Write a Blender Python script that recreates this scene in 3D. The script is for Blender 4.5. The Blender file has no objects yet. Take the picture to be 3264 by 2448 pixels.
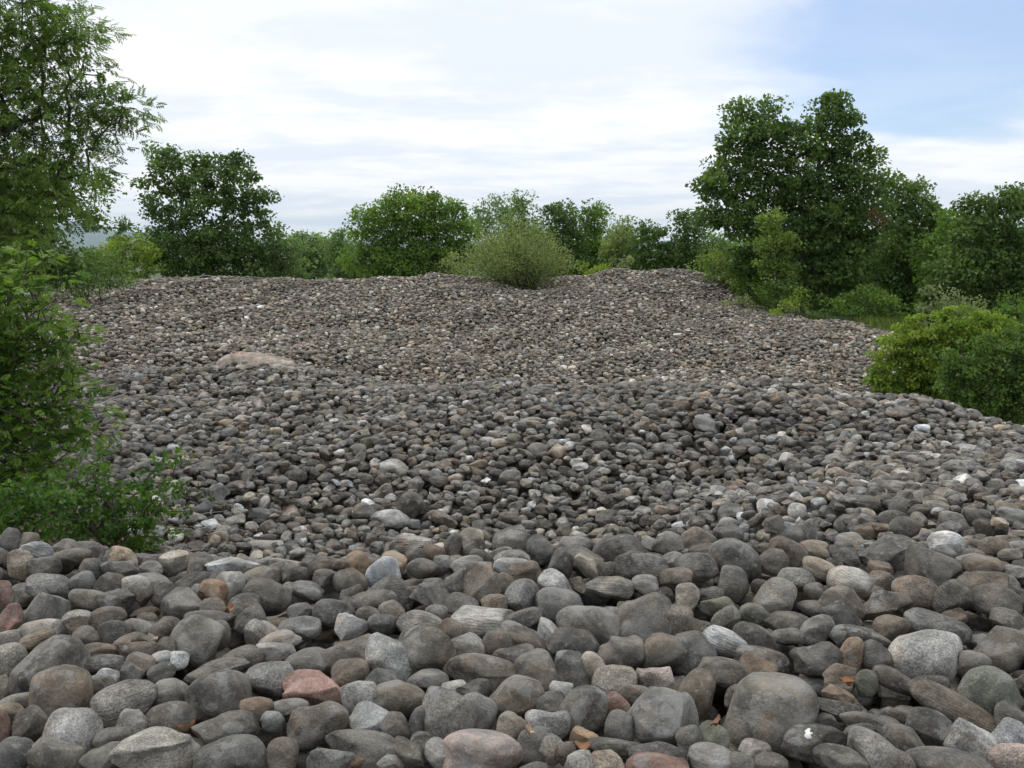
import bpy, math, time
import numpy as np
from mathutils import Vector, Matrix, Euler
T0 = time.time()
sc = bpy.context.scene
R = math.radians

# ------------------------------------------------------------------ camera, world, sun, exposure
F, CX, CY, EYE, PITCH = 3273.0, 1632.0, 1224.0, 1.62, R(7.7)     # focal length and centre of the photograph, in its pixels
cam_data = bpy.data.cameras.new('camera')
cam_data.sensor_width = 36.0
cam_data.lens = 36.0 * F / 3264.0
cam_data.clip_start, cam_data.clip_end = 0.05, 60000.0
camera = bpy.data.objects.new('camera', cam_data)
camera.location = (0, 0, EYE)
camera.rotation_euler = (math.pi / 2 - PITCH, 0, 0)
sc.collection.objects.link(camera)
sc.camera = camera

SUN_EL, SUN_AZ = R(60), R(318)          # azimuth from +Y clockwise: high, beyond the heaps and a little to the left
world = bpy.data.worlds.new('World')
sc.world = world
world.use_nodes = True
wt = world.node_tree
wt.nodes.clear()

class NT:
    """a few shortcuts for writing node trees"""
    def __init__(s, tree): s.t = tree
    def n(s, typ, **kw):
        nd = s.t.nodes.new(typ)
        for k, v in kw.items():
            if k.startswith('i_'): nd.inputs[k[2:].replace('_', ' ')].default_value = v
            else: setattr(nd, k, v)
        return nd
    def l(s, a, b): s.t.links.new(a, b)
    def put(s, sock, v):
        if isinstance(v, bpy.types.NodeSocket): s.l(v, sock)
        else: sock.default_value = v
    def math(s, op, a, b=0.0, c=None, clamp=False):
        nd = s.n('ShaderNodeMath', operation=op, use_clamp=clamp)
        s.put(nd.inputs[0], a); s.put(nd.inputs[1], b)
        if c is not None: s.put(nd.inputs[2], c)
        return nd.outputs[0]
    def vmath(s, op, a, b=None):
        nd = s.n('ShaderNodeVectorMath', operation=op)
        s.put(nd.inputs[0], a)
        if b is not None: s.put(nd.inputs[1], b)
        return nd.outputs['Value'] if op in ('DOT_PRODUCT', 'LENGTH') else nd.outputs[0]
    def vscale(s, a, k):
        nd = s.n('ShaderNodeVectorMath', operation='SCALE')
        s.put(nd.inputs[0], a); s.put(nd.inputs['Scale'], k)
        return nd.outputs[0]
    def noise(s, vec, scale, detail=4.0, rough=0.55, dist=0.0, out='Fac'):
        nd = s.n('ShaderNodeTexNoise')
        s.put(nd.inputs['Vector'], vec)
        nd.inputs['Scale'].default_value = scale; nd.inputs['Detail'].default_value = detail
        nd.inputs['Roughness'].default_value = rough; nd.inputs['Distortion'].default_value = dist
        return nd.outputs[out]
    def smooth(s, v, lo, hi, a=0.0, b=1.0):
        nd = s.n('ShaderNodeMapRange', interpolation_type='SMOOTHSTEP')
        s.put(nd.inputs['Value'], v)
        nd.inputs['From Min'].default_value = lo; nd.inputs['From Max'].default_value = hi
        nd.inputs['To Min'].default_value = a; nd.inputs['To Max'].default_value = b
        return nd.outputs['Result']
    def mix(s, fac, a, b, blend='MIX'):
        nd = s.n('ShaderNodeMix', data_type='RGBA', blend_type=blend)
        s.put(nd.inputs['Factor'], fac); s.put(nd.inputs['A'], a); s.put(nd.inputs['B'], b)
        return nd.outputs['Result']

w = NT(wt)
sky = w.n('ShaderNodeTexSky', sky_type='NISHITA', sun_disc=False, sun_elevation=SUN_EL, sun_rotation=SUN_AZ,
          altitude=300.0, air_density=1.0, dust_density=0.6, ozone_density=3.0)
tc = w.n('ShaderNodeTexCoord')
dirv = w.vmath('NORMALIZE', tc.outputs['Generated'])
sep = w.n('ShaderNodeSeparateXYZ'); w.l(dirv, sep.inputs[0])
zz = w.math('ADD', w.math('MAXIMUM', sep.outputs['Z'], 0.0), 0.10)
comb = w.n('ShaderNodeCombineXYZ')
w.l(w.math('DIVIDE', sep.outputs['X'], zz), comb.inputs[0])
w.l(w.math('DIVIDE', sep.outputs['Y'], zz), comb.inputs[1])
plane = comb.outputs[0]                                             # a cloud layer seen in perspective
big = w.noise(w.vmath('ADD', plane, (3.1, 1.7, 0.0)), 0.55, 6.0, 0.5, 0.6)
streak = w.noise(w.vmath('ADD', w.vmath('MULTIPLY', plane, (0.75, 1.0, 1.0)), (7.3, 2.2, 0.0)), 1.15, 9.0, 0.55, 0.35)
fine = w.noise(w.vmath('MULTIPLY', plane, (1.0, 1.0, 1.0)), 3.2, 8.0, 0.6, 0.4)
# the clear gap high on the right of the picture
gapdir = Vector((0.385, 0.92, 0.165)).normalized()
gd = w.vmath('SUBTRACT', dirv, tuple(gapdir))
gd = w.vmath('MULTIPLY', gd, (1.0, 1.0, 2.3))
gl = w.math('ADD', w.vmath('LENGTH', gd), w.math('MULTIPLY', w.math('SUBTRACT', big, 0.5), 0.35))
gap = w.smooth(gl, 0.0, 0.36, 1.0, 0.0)
low = w.smooth(sep.outputs['Z'], 0.02, 0.20, 0.62, 0.0)
cover = w.math('ADD', w.math('MULTIPLY', big, 0.75), w.math('MULTIPLY', streak, 0.45))
cover = w.math('ADD', w.math('ADD', cover, low), 0.14)
cover = w.smooth(w.math('SUBTRACT', cover, w.math('MULTIPLY', gap, 0.80)), 0.20, 0.66, 0.34, 1.0)
shade = w.math('ADD', w.math('MULTIPLY', streak, 0.75), w.math('MULTIPLY', fine, 0.25))
shade = w.smooth(shade, 0.40, 0.60, 0.0, 1.0)
veil = w.smooth(sep.outputs['Z'], 0.10, 0.26, 1.0, 0.42)
ccol = w.mix(w.math('MULTIPLY', shade, veil), (7.35, 7.85, 8.7, 1), (9.25, 9.25, 9.3, 1))
skyc = w.mix(cover, w.mix(1.0, sky.outputs[0], (0.86, 1.0, 1.20, 1), 'MULTIPLY'), ccol)
bg = w.n('ShaderNodeBackground'); bg.inputs['Strength'].default_value = 0.11
w.l(skyc, bg.inputs['Color'])
wo = w.n('ShaderNodeOutputWorld'); w.l(bg.outputs[0], wo.inputs['Surface'])

sun_data = bpy.data.lights.new('sun', 'SUN')
sun_data.energy = 1.5; sun_data.angle = R(28); sun_data.color = (1.0, 0.965, 0.91)
sun = bpy.data.objects.new('sun', sun_data)
sd = Vector((math.sin(SUN_AZ) * math.cos(SUN_EL), math.cos(SUN_AZ) * math.cos(SUN_EL), math.sin(SUN_EL)))
sun.rotation_euler = sd.to_track_quat('Z', 'Y').to_euler()
sun.location = sd * 30
sc.collection.objects.link(sun)

vs = sc.view_settings
vs.view_transform = 'Standard'; vs.look = 'None'; vs.gamma = 1.0; vs.exposure = 0.17; vs.use_curve_mapping = False
sc.render.engine = 'CYCLES'
sc.cycles.use_denoising = True
sc.cycles.max_bounces = 6; sc.cycles.diffuse_bounces = 3; sc.cycles.glossy_bounces = 2
sc.cycles.transmission_bounces = 3; sc.cycles.transparent_max_bounces = 4
sc.cycles.use_adaptive_sampling = False

# ------------------------------------------------------------------ helpers
rng = np.random.default_rng(11)
col = sc.collection
cp, sp = math.cos(PITCH), math.sin(PITCH)

def ray(px, py):
    a, b = (px - CX) / F, -(py - CY) / F
    return np.array([a, cp + b * sp, -sp + b * cp])
def at(px, py, Y):
    """the point of the place seen at a pixel of the photograph, Y metres ahead"""
    d = ray(px, py)
    return np.array([0, 0, EYE]) + d * (Y / d[1])
def depth_of(p):
    return p[1] * cp - (p[2] - EYE) * sp
def project(p):
    q = np.asarray(p, float) - np.array([0, 0, EYE])
    dz = q[1] * cp - q[2] * sp
    return CX + F * q[0] / dz, CY - F * (q[1] * sp + q[2] * cp) / dz

def tag(o, label=None, cat=None, group=None, kind=None):
    if label: o['label'] = label
    if cat: o['category'] = cat
    if group: o['group'] = group
    if kind: o['kind'] = kind
    return o
def empty(name, loc):
    o = bpy.data.objects.new(name, None)
    o.empty_display_size = 0.2
    o.location = loc; col.objects.link(o)
    return o
def mesh_np(name, verts, faces, smooth=False, mat=None):
    """verts (n,3), faces (m,k) all of one size"""
    me = bpy.data.meshes.new(name)
    verts = np.ascontiguousarray(verts, dtype=np.float32); faces = np.ascontiguousarray(faces, dtype=np.int32)
    n, (m, k) = len(verts), faces.shape
    me.vertices.add(n); me.vertices.foreach_set('co', verts.ravel())
    me.loops.add(m * k); me.loops.foreach_set('vertex_index', faces.ravel())
    me.polygons.add(m)
    me.polygons.foreach_set('loop_start', np.arange(0, m * k, k, dtype=np.int32))
    if smooth: me.polygons.foreach_set('use_smooth', np.ones(m, dtype=bool))
    me.update(calc_edges=True)
    if mat: me.materials.append(mat)
    return me
def obj(name, me, parent=None, loc=(0, 0, 0)):
    o = bpy.data.objects.new(name, me)
    col.objects.link(o)
    if parent is not None: o.parent = parent
    o.location = loc
    return o
def new_mat(name):
    m = bpy.data.materials.new(name); m.use_nodes = True
    m.node_tree.nodes.clear()
    return m, NT(m.node_tree)
def out(nt, sh):
    o = nt.n('ShaderNodeOutputMaterial'); nt.l(sh, o.inputs['Surface'])

# ------------------------------------------------------------------ materials
def stone_material():
    m, t = new_mat('weathered_stone')
    def attr(nm):
        return t.n('ShaderNodeAttribute', attribute_type='INSTANCER', attribute_name=nm)
    tint = attr('tint').outputs['Color']
    spk, lich, rnd, band = (attr(k).outputs['Fac'] for k in ('spk', 'lich', 'rnd', 'band'))
    tcn = t.n('ShaderNodeTexCoord')
    off = t.n('ShaderNodeCombineXYZ')
    t.l(t.math('MULTIPLY', rnd, 37.0), off.inputs[0]); t.l(t.math('MULTIPLY', rnd, 91.0), off.inputs[1]); t.l(t.math('MULTIPLY', rnd, 53.0), off.inputs[2])
    v = t.vmath('ADD', tcn.outputs['Object'], off.outputs[0])
    mott = t.noise(v, 8.0, 8.0, 0.62, 0.25)
    val = t.smooth(mott, 0.30, 0.72, 0.48, 1.48)
    c = t.vscale(tint, val)
    # warm iron stain in patches
    st = t.smooth(t.noise(t.vmath('ADD', v, (5, 9, 2)), 5.0, 6.0, 0.6, 0.4), 0.50, 0.74, 0.0, 0.75)
    c = t.mix(st, c, t.mix(1.0, c, (1.20, 0.93, 0.72, 1), 'MULTIPLY'))
    # dusty grey weathering crust
    du = t.smooth(t.noise(t.vmath('ADD', v, (3, 1, 6)), 16.0, 9.0, 0.7, 0.3), 0.47, 0.64, 0.0, 0.72)
    c = t.mix(du, c, t.mix(0.5, t.vscale(c, 1.55), (0.17, 0.165, 0.155, 1)))
    # banding of gneiss
    wv = t.n('ShaderNodeTexWave', bands_direction='Z', wave_profile='SIN')
    t.l(t.vmath('MULTIPLY', v, (0.30, 0.5, 1.0)), wv.inputs['Vector'])
    wv.inputs['Scale'].default_value = 24.0; wv.inputs['Distortion'].default_value = 14.0
    wv.inputs['Detail'].default_value = 6.0; wv.inputs['Detail Scale'].default_value = 1.3; wv.inputs['Detail Roughness'].default_value = 0.62
    bfac = t.math('MULTIPLY', band, t.smooth(wv.outputs['Fac'], 0.1, 1.0, -0.13, 0.15))
    c = t.vscale(c, t.math('ADD', bfac, 1.0))
    # grain: small pale and dark crystals
    g1 = t.noise(v, 130.0, 4.0, 0.75)
    c = t.vscale(c, t.math('ADD', 1.0, t.math('MULTIPLY', t.math('ADD', t.math('MULTIPLY', spk, 0.95), 0.45), t.math('SUBTRACT', t.smooth(g1, 0.25, 0.75, 0.0, 1.0), 0.48))))
    # lichen crust patches and small white dots
    l1 = t.noise(t.vmath('ADD', v, (1, 4, 8)), 9.0, 9.0, 0.68, 0.1)
    thr = t.math('SUBTRACT', 0.665, t.math('MULTIPLY', lich, 0.13))
    lf = t.math('MULTIPLY', t.smooth(t.math('SUBTRACT', l1, thr), 0.0, 0.04), 0.68)
    c = t.mix(lf, c, (0.28, 0.275, 0.255, 1))
    vo = t.n('ShaderNodeTexVoronoi'); vo.inputs['Scale'].default_value = 13.0
    t.l(t.vmath('ADD', v, t.vscale(t.noise(v, 30.0, 4.0, 0.6, 0.0, 'Color'), 0.035)), vo.inputs['Vector'])
    vs_ = t.n('ShaderNodeSeparateColor'); t.l(vo.outputs['Color'], vs_.inputs[0])
    rad = t.math('MULTIPLY', t.math('SUBTRACT', vs_.outputs[0], t.math('SUBTRACT', 0.93, t.math('MULTIPLY', lich, 0.30))), 1.4)
    disc = t.math('MULTIPLY', t.smooth(t.math('SUBTRACT', t.math('MINIMUM', rad, 0.36), vo.outputs['Distance']), 0.0, 0.04), 0.6)
    c = t.mix(disc, c, t.mix(vs_.outputs[1], (0.24, 0.24, 0.225, 1), (0.34, 0.325, 0.305, 1)))
    dots = t.noise(t.vmath('ADD', v, (8, 3, 1)), 52.0, 3.0, 0.6)
    c = t.mix(t.smooth(dots, 0.60, 0.67, 0.0, 0.55), c, (0.28, 0.28, 0.265, 1))
    moss = t.noise(t.vmath('ADD', v, (2, 2, 7)), 11.0, 7.0, 0.68, 0.2)
    c = t.mix(t.smooth(moss, 0.64, 0.76, 0.0, 0.38), c, (0.13, 0.135, 0.06, 1))
    b = t.n('ShaderNodeBsdfPrincipled'); t.l(c, b.inputs['Base Color'])
    b.inputs['Roughness'].default_value = 0.86; b.inputs['Specular IOR Level'].default_value = 0.28
    bh = t.math('ADD', t.math('MULTIPLY', t.noise(v, 22.0, 8.0, 0.65), 1.0), t.math('MULTIPLY', mott, 1.2))
    bh = t.math('ADD', bh, t.math('MULTIPLY', t.math('MULTIPLY', band, wv.outputs['Fac']), 0.12))
    bh = t.math('ADD', bh, t.math('MULTIPLY', g1, 0.22))
    bu = t.n('ShaderNodeBump'); bu.inputs['Strength'].default_value = 0.95; bu.inputs['Distance'].default_value = 0.022
    t.l(bh, bu.inputs['Height']); t.l(bu.outputs[0], b.inputs['Normal'])
    out(t, b.outputs[0])
    return m
STONE = stone_material()

def leaf_material(name, dark, light, odd=None, trans=0.40):
    m, t = new_mat(name)
    a = t.n('ShaderNodeAttribute', attribute_type='GEOMETRY', attribute_name='lc')
    c = t.mix(t.smooth(a.outputs['Fac'], 0.0, 0.93), tuple(dark) + (1,), tuple(light) + (1,))
    if odd: c = t.mix(t.smooth(a.outputs['Fac'], 0.955, 0.985), c, tuple(odd) + (1,))
    b = t.n('ShaderNodeBsdfPrincipled'); t.l(c, b.inputs['Base Color'])
    b.inputs['Roughness'].default_value = 0.55; b.inputs['Specular IOR Level'].default_value = 0.3
    tr = t.n('ShaderNodeBsdfTranslucent'); t.l(t.mix(1.0, c, (1.35, 1.45, 0.7, 1), 'MULTIPLY'), tr.inputs['Color'])
    mx = t.n('ShaderNodeMixShader'); mx.inputs[0].default_value = trans
    t.l(b.outputs[0], mx.inputs[1]); t.l(tr.outputs[0], mx.inputs[2])
    out(t, mx.outputs[0])
    return m
def bark_material(name, c1, c2):
    m, t = new_mat(name)
    tcn = t.n('ShaderNodeTexCoord')
    v = t.vmath('MULTIPLY', tcn.outputs['Object'], (1.0, 1.0, 0.3))
    n = t.noise(v, 18.0, 6.0, 0.65, 0.5)
    b = t.n('ShaderNodeBsdfPrincipled'); t.l(t.mix(t.smooth(n, 0.3, 0.7), tuple(c1) + (1,), tuple(c2) + (1,)), b.inputs['Base Color'])
    b.inputs['Roughness'].default_value = 0.9
    bu = t.n('ShaderNodeBump'); bu.inputs['Strength'].default_value = 0.6; bu.inputs['Distance'].default_value = 0.02
    t.l(n, bu.inputs['Height']); t.l(bu.outputs[0], b.inputs['Normal'])
    out(t, b.outputs[0])
    return m
OAK = leaf_material('oak_leaf', (0.051, 0.098, 0.028), (0.156, 0.244, 0.064), (0.282, 0.293, 0.092))
OAK_BROWN = leaf_material('oak_leaf_autumn', (0.12, 0.085, 0.045), (0.21, 0.15, 0.08))
BEECH = leaf_material('hornbeam_leaf', (0.070, 0.137, 0.028), (0.211, 0.329, 0.063), (0.333, 0.366, 0.081))
PALE = leaf_material('robinia_leaf', (0.096, 0.161, 0.060), (0.250, 0.348, 0.144))
OLIVE = leaf_material('broom_leaf', (0.165, 0.215, 0.080), (0.350, 0.415, 0.170))
YELLOWISH = leaf_material('hazel_leaf', (0.100, 0.175, 0.026), (0.320, 0.415, 0.066), (0.48, 0.48, 0.10))
SAPLING = leaf_material('sapling_leaf', (0.096, 0.165, 0.034), (0.275, 0.366, 0.092), (0.435, 0.439, 0.138))
GLOSSY = leaf_material('laurel_leaf', (0.055, 0.110, 0.024), (0.185, 0.285, 0.066), (0.36, 0.42, 0.20))
GREYGREEN = leaf_material('willow_leaf', (0.109, 0.152, 0.075), (0.288, 0.329, 0.172), (0.422, 0.415, 0.253))
ASH = leaf_material('ash_leaf', (0.061, 0.120, 0.030), (0.211, 0.311, 0.076), (0.333, 0.354, 0.103))
FEATHER = leaf_material('feathery_leaf', (0.050, 0.115, 0.018), (0.180, 0.290, 0.045), (0.30, 0.36, 0.07))
SHRUB = leaf_material('shrub_leaf', (0.032, 0.085, 0.014), (0.115, 0.215, 0.032), (0.22, 0.30, 0.05))
BARK = bark_material('bark', (0.035, 0.030, 0.026), (0.105, 0.092, 0.08))
DEADWOOD = bark_material('dead_wood', (0.16, 0.15, 0.135), (0.40, 0.385, 0.36))

def ground_material():
    m, t = new_mat('soil_and_litter')
    tcn = t.n('ShaderNodeTexCoord')
    v = tcn.outputs['Object']
    a = t.noise(v, 1.3, 7.0, 0.6); b2 = t.noise(v, 22.0, 6.0, 0.7)
    soil = t.mix(t.smooth(b2, 0.35, 0.68), (0.030, 0.022, 0.016, 1), (0.125, 0.085, 0.055, 1))
    sepg = t.n('ShaderNodeSeparateXYZ'); t.l(v, sepg.inputs[0])
    grass = t.mix(t.smooth(b2, 0.35, 0.65), (0.030, 0.055, 0.014, 1), (0.075, 0.110, 0.030, 1))
    gfac = t.math('ADD', a, t.smooth(sepg.outputs['Y'], 24.0, 44.0, 0.0, 0.30))
    c = t.mix(t.smooth(gfac, 0.54, 0.66, 0.0, 0.9), soil, grass)
    b = t.n('ShaderNodeBsdfPrincipled'); t.l(c, b.inputs['Base Color']); b.inputs['Roughness'].default_value = 0.95
    bu = t.n('ShaderNodeBump'); bu.inputs['Strength'].default_value = 0.8; bu.inputs['Distance'].default_value = 0.04
    t.l(b2, bu.inputs['Height']); t.l(bu.outputs[0], b.inputs['Normal'])
    out(t, b.outputs[0])
    return m
def hill_material():
    m, t = new_mat('wooded_hillside')
    v = t.n('ShaderNodeTexCoord').outputs['Object']
    n = t.noise(v, 0.004, 8.0, 0.65)
    b = t.n('ShaderNodeBsdfPrincipled'); t.l(t.mix(t.smooth(n, 0.35, 0.65), (0.030, 0.050, 0.022, 1), (0.085, 0.105, 0.050, 1)), b.inputs['Base Color'])
    b.inputs['Roughness'].default_value = 1.0
    out(t, b.outputs[0])
    return m

# ------------------------------------------------------------------ the lie of the land: surface of the stone heaps
PTS = []
def c_(px, py, Y): PTS.append(at(px, py, Y))
def w_(x, y, z): PTS.append(np.array([x, y, z], float))
# near heap, the camera stands on it
for x in (-6, -3, 0, 3, 6):
    for y in (-3, 0, 2.0): w_(x, y, 0.0)
for px in (-200, 500, 1100, 1700, 2300, 2900, 3400): c_(px, 2448, 2.98)
for px in (-200, 500, 1100, 1700, 2300, 2900, 3400): c_(px, 2000, 4.15)
for px, py, Y in ((-150, 1705, 5.5), (100, 1712, 5.5), (350, 1755, 5.3), (600, 1800, 5.05), (1000, 1782, 5.15), (1300, 1755, 5.3), (1600, 1735, 5.4),
                  (1900, 1730, 5.45), (2150, 1735, 5.45), (2500, 1740, 5.6), (2900, 1735, 5.85), (3300, 1730, 6.0)): c_(px, py, Y)
# the hollow behind it
for x, y, z in ((-4, 7.4, -1.30), (-2.5, 7.4, -1.35), (-1.0, 7.6, -1.45), (0.5, 7.6, -1.45), (1.5, 7.4, -1.25), (-1.0, 9.0, -1.45), (0.8, 9.0, -1.45), (-5.5, 9.0, -1.2), (-7, 12, -1.2)): w_(x, y, z)
for px, py, Y in ((550, 1700, 9.6), (800, 1700, 10.2), (1100, 1695, 10.4), (1400, 1690, 10.5), (1700, 1685, 10.5), (1950, 1680, 10.3), (2150, 1665, 9.9),
                  (2400, 1650, 8.7), (2800, 1640, 7.8), (3200, 1620, 7.5), (3500, 1620, 7.5),
                  (480, 1590, 10.6), (800, 1600, 11.1), (1300, 1600, 11.3), (1800, 1600, 11.2), (2200, 1590, 10.9), (2600, 1560, 10.3), (2950, 1520, 10.0), (3250, 1480, 10.0),
                  (500, 1500, 11.8), (900, 1500, 12.1), (1500, 1500, 12.1), (2000, 1500, 12.0), (2450, 1480, 11.9),
                  (550, 1400, 13.2), (1000, 1400, 13.1), (1500, 1400, 13.0), (2000, 1395, 12.9), (2450, 1385, 12.9), (2850, 1400, 12.3), (3150, 1420, 11.8),
                  (350, 1340, 14.8), (700, 1330, 14.6), (1100, 1325, 14.1), (1500, 1315, 13.9), (1900, 1305, 13.8), (2300, 1290, 13.9), (2650, 1295, 14.0),
                  (1150, 1275, 15.4), (1500, 1252, 15.3), (1900, 1238, 15.2), (2300, 1228, 15.2), (2550, 1232, 15.1), (2750, 1260, 14.7), (2900, 1295, 14.0), (3100, 1345, 12.9), (3264, 1392, 12.1)): c_(px, py, Y)
# behind the second heap
for x, y, z in ((0, 19.5, -1.55), (2, 19.0, -1.75), (4, 18.6, -1.9), (6.0, 18.0, -1.95), (0, 23, -2.0), (3, 23, -2.2), (6, 23, -2.25), (7.5, 16.0, -1.8), (9, 14.0, -1.8), (11, 20, -2.2), (-10, 23.5, -1.9), (-6, 23.5, -1.95), (-3.5, 23.0, -1.95)): w_(x, y, z)
for px, py, Y in ((300, 1250, 17.6), (650, 1270, 16.6), (950, 1265, 16.8), (400, 1195, 19.0), (650, 1175, 19.6), (820, 1160, 19.9), (1000, 1172, 19.8), (1150, 1205, 19.0),
                  (400, 1140, 26.5), (820, 1130, 26.6), (1100, 1150, 26.5), (1500, 1205, 26.3), (1900, 1212, 26.4), (2300, 1212, 26.4), (2700, 1205, 26.4),
                  (300, 1080, 28.6), (800, 1080, 29.6), (1500, 1090, 31.0), (2000, 1095, 31.0), (2500, 1110, 30.0), (2800, 1115, 29.4),
                  (300, 1000, 32.0), (800, 990, 34.0), (1300, 985, 34.5), (1700, 1000, 34.5), (2100, 970, 36.0), (2400, 1030, 33.8),
                  (207, 948, 36.0), (487, 899, 38.5), (649, 888, 39.0), (826, 899, 39.0), (1033, 901, 39.0), (1121, 911, 39.0), (1269, 890, 39.0), (1475, 897, 39.0),
                  (1623, 908, 39.0), (1712, 924, 39.0), (1800, 899, 41.0), (1918, 875, 42.0), (2066, 870, 42.5), (2243, 873, 42.0), (2330, 930, 40.0),
                  (2361, 980, 38.0), (2508, 1016, 35.5), (2650, 1030, 34.3), (2774, 1038, 33.6), (2950, 1060, 33.0)): c_(px, py, Y)
for x, y, z in ((-22, 44, -0.5), (-12, 46, -1.0), (-5, 46, -0.9), (0, 46, -1.0), (4, 49, -0.8), (8, 49, -0.8), (11, 42, -0.8), (13, 37, -1.4), (15, 32, -2.0),
                (14, 26, -2.3), (20, 40, -1.6), (-20, 52, -1.6), (0, 54, -1.8), (14, 54, -1.5), (-14, 20, -1.4), (-17, 28, -1.0), (-22, 36, -0.6), (-9, 15, -1.3), (28, 30, -2.4), (28, 48, -1.6), (-30, 45, -0.8), (-30, 25, -1.2)): w_(x, y, z)
PTS = np.array(PTS)
def tps_fit(P, lam=0.02):
    n = len(P)
    d = np.linalg.norm(P[:, None, :2] - P[None, :, :2], axis=2)
    K = np.where(d > 0, d * d * np.log(np.maximum(d, 1e-9)), 0.0) + lam * np.eye(n)
    Q = np.c_[np.ones(n), P[:, :2]]
    A = np.block([[K, Q], [Q.T, np.zeros((3, 3))]])
    return np.linalg.solve(A, np.r_[P[:, 2], 0, 0, 0])
TPS = tps_fit(PTS)
GX0, GX1, GY0, GY1, GS = -32.0, 32.0, -4.0, 60.0, 0.25
gxs = np.arange(GX0, GX1 + 1e-6, GS); gys = np.arange(GY0, GY1 + 1e-6, GS)
def tps_eval(x, y):
    o = TPS[-3] + TPS[-2] * x + TPS[-1] * y
    for i in range(len(PTS)):
        d2 = (x - PTS[i, 0]) ** 2 + (y - PTS[i, 1]) ** 2
        o = o + TPS[i] * 0.5 * d2 * np.log(np.maximum(d2, 1e-12))
    return o
gx2, gy2 = np.meshgrid(gxs, gys)
SG = np.clip(tps_eval(gx2, gy2), -2.9, 0.75)
ph = np.random.default_rng(5).uniform(0, 6.28, 24)
amp = np.clip((gy2 - 6.5) / 6.0, 0, 1)                               # low swells within the heaps
for k in range(8):
    an = ph[k] ; fr = 1.1 + 0.32 * k
    SG = SG + amp * 0.030 * np.sin((gx2 * math.cos(an) + gy2 * math.sin(an)) * fr + ph[k + 8])
def S(x, y):
    u = np.clip((np.asarray(x, float) - GX0) / GS, 0, len(gxs) - 1.001); v = np.clip((np.asarray(y, float) - GY0) / GS, 0, len(gys) - 1.001)
    i, j = u.astype(int), v.astype(int); a, b = u - i, v - j
    return (SG[j, i] * (1 - a) + SG[j, i + 1] * a) * (1 - b) + (SG[j + 1, i] * (1 - a) + SG[j + 1, i + 1] * a) * b
def hit(px, py, lift=0.0, y0=2.2, y1=55.0):
    """where the sight line through a pixel meets the surface of the heaps"""
    d = ray(px, py); ys = np.arange(y0, y1, 0.02)
    x = d[0] / d[1] * ys; z = EYE + d[2] / d[1] * ys
    g = z - S(x, ys) - lift
    k = np.argmax(g < 0)
    if not (g < 0).any(): return None
    return np.array([x[k], ys[k], z[k]])

RB = np.array([(-3, 7), (6, 7), (10, 8.6), (13, 9.4), (16, 9.6), (19, 9.6), (24, 11.0), (30, 12.2), (34, 12.0), (36.5, 10.6), (39, 8.9), (42, 8.4), (47, 8.2), (60, 7)])
LB = np.array([(-3, -7), (5.5, -5.5), (6.4, -3.4), (7.5, -2.7), (8.6, -2.9), (9.6, -3.6), (12, -6.2), (20, -10.2), (30, -15.0), (36, -18.5), (41, -19.5), (44, -17), (50, -14)])
def in_stones(x, y):
    return (x < np.interp(y, RB[:, 0], RB[:, 1])) & (x > np.interp(y, LB[:, 0], LB[:, 1]))

# ground sheet, from under the heaps to the horizon
def axis(lim, fine, step):
    a = list(np.arange(0, fine + 1e-6, step)); s = step
    while a[-1] < lim: s *= 1.35; a.append(min(a[-1] + s, lim * 1.1))
    return np.array(a)
ap = axis(17000, 32, 0.5)
axx = np.r_[-ap[:0:-1], ap]
by = axis(17000, 60, 0.5); bn = axis(17000, 6, 0.5)
ayy = np.r_[-bn[:0:-1], by]
X, Y = np.meshgrid(axx, ayy)
base = S(X, Y)
st_in = in_stones(X, Y)
r_out = np.maximum(np.maximum(np.abs(X) - 30, Y - 57), np.maximum(-3.5 - Y, 0))
fal = np.clip(r_out / 120.0, 0, 1)
Zg = base - np.where(st_in, 0.34, 0.06) - fal * 14.0
gi = np.arange(X.size).reshape(X.shape)
gf = np.stack([gi[:-1, :-1], gi[:-1, 1:], gi[1:, 1:], gi[1:, :-1]], -1).reshape(-1, 4)
tag(obj('ground', mesh_np('ground', np.stack([X, Y, Zg], -1).reshape(-1, 3), gf, True, ground_material())), kind='structure')

# far mountain ridge
def ridge():
    D0 = 16000.0
    xs = np.linspace(-15000, 15000, 301)
    px = CX + F * xs / D0
    prof = np.interp(px, [-1500, -400, 60, 200, 262, 285, 318, 345, 400, 470, 560, 700, 1000, 1100, 1400, 3000, 5000],
                     [770, 740, 735, 722, 706, 705, 714, 728, 737, 743, 752, 760, 757, 764, 768, 770, 765])
    prof = prof + 2.0 * np.sin(xs / 210.0) + 1.3 * np.sin(xs / 83.0)
    zt = np.array([at(a, b, D0)[2] for a, b in zip(px, prof)])
    rows, V = 7, []
    for k in range(rows):
        f = k / (rows - 1)
        V.append(np.c_[xs, np.full_like(xs, D0 - 4200 * (1 - f)) + 260 * np.sin(xs / 640 + 3 * f) * (1 - f), -15 + (zt + 15) * f ** 1.25 + 38 * np.sin(xs / 333 + k) * f * (1 - f)])
    V.append(np.c_[xs, np.full_like(xs, D0 + 2600), np.full_like(xs, -15.0)])
    V = np.array(V); idx = np.arange(V.shape[0] * V.shape[1]).reshape(V.shape[:2])
    f = np.stack([idx[:-1, :-1], idx[:-1, 1:], idx[1:, 1:], idx[1:, :-1]], -1).reshape(-1, 4)
    tag(obj('mountains', mesh_np('mountains', V.reshape(-1, 3), f, True, hill_material())), kind='structure')
ridge()

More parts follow.
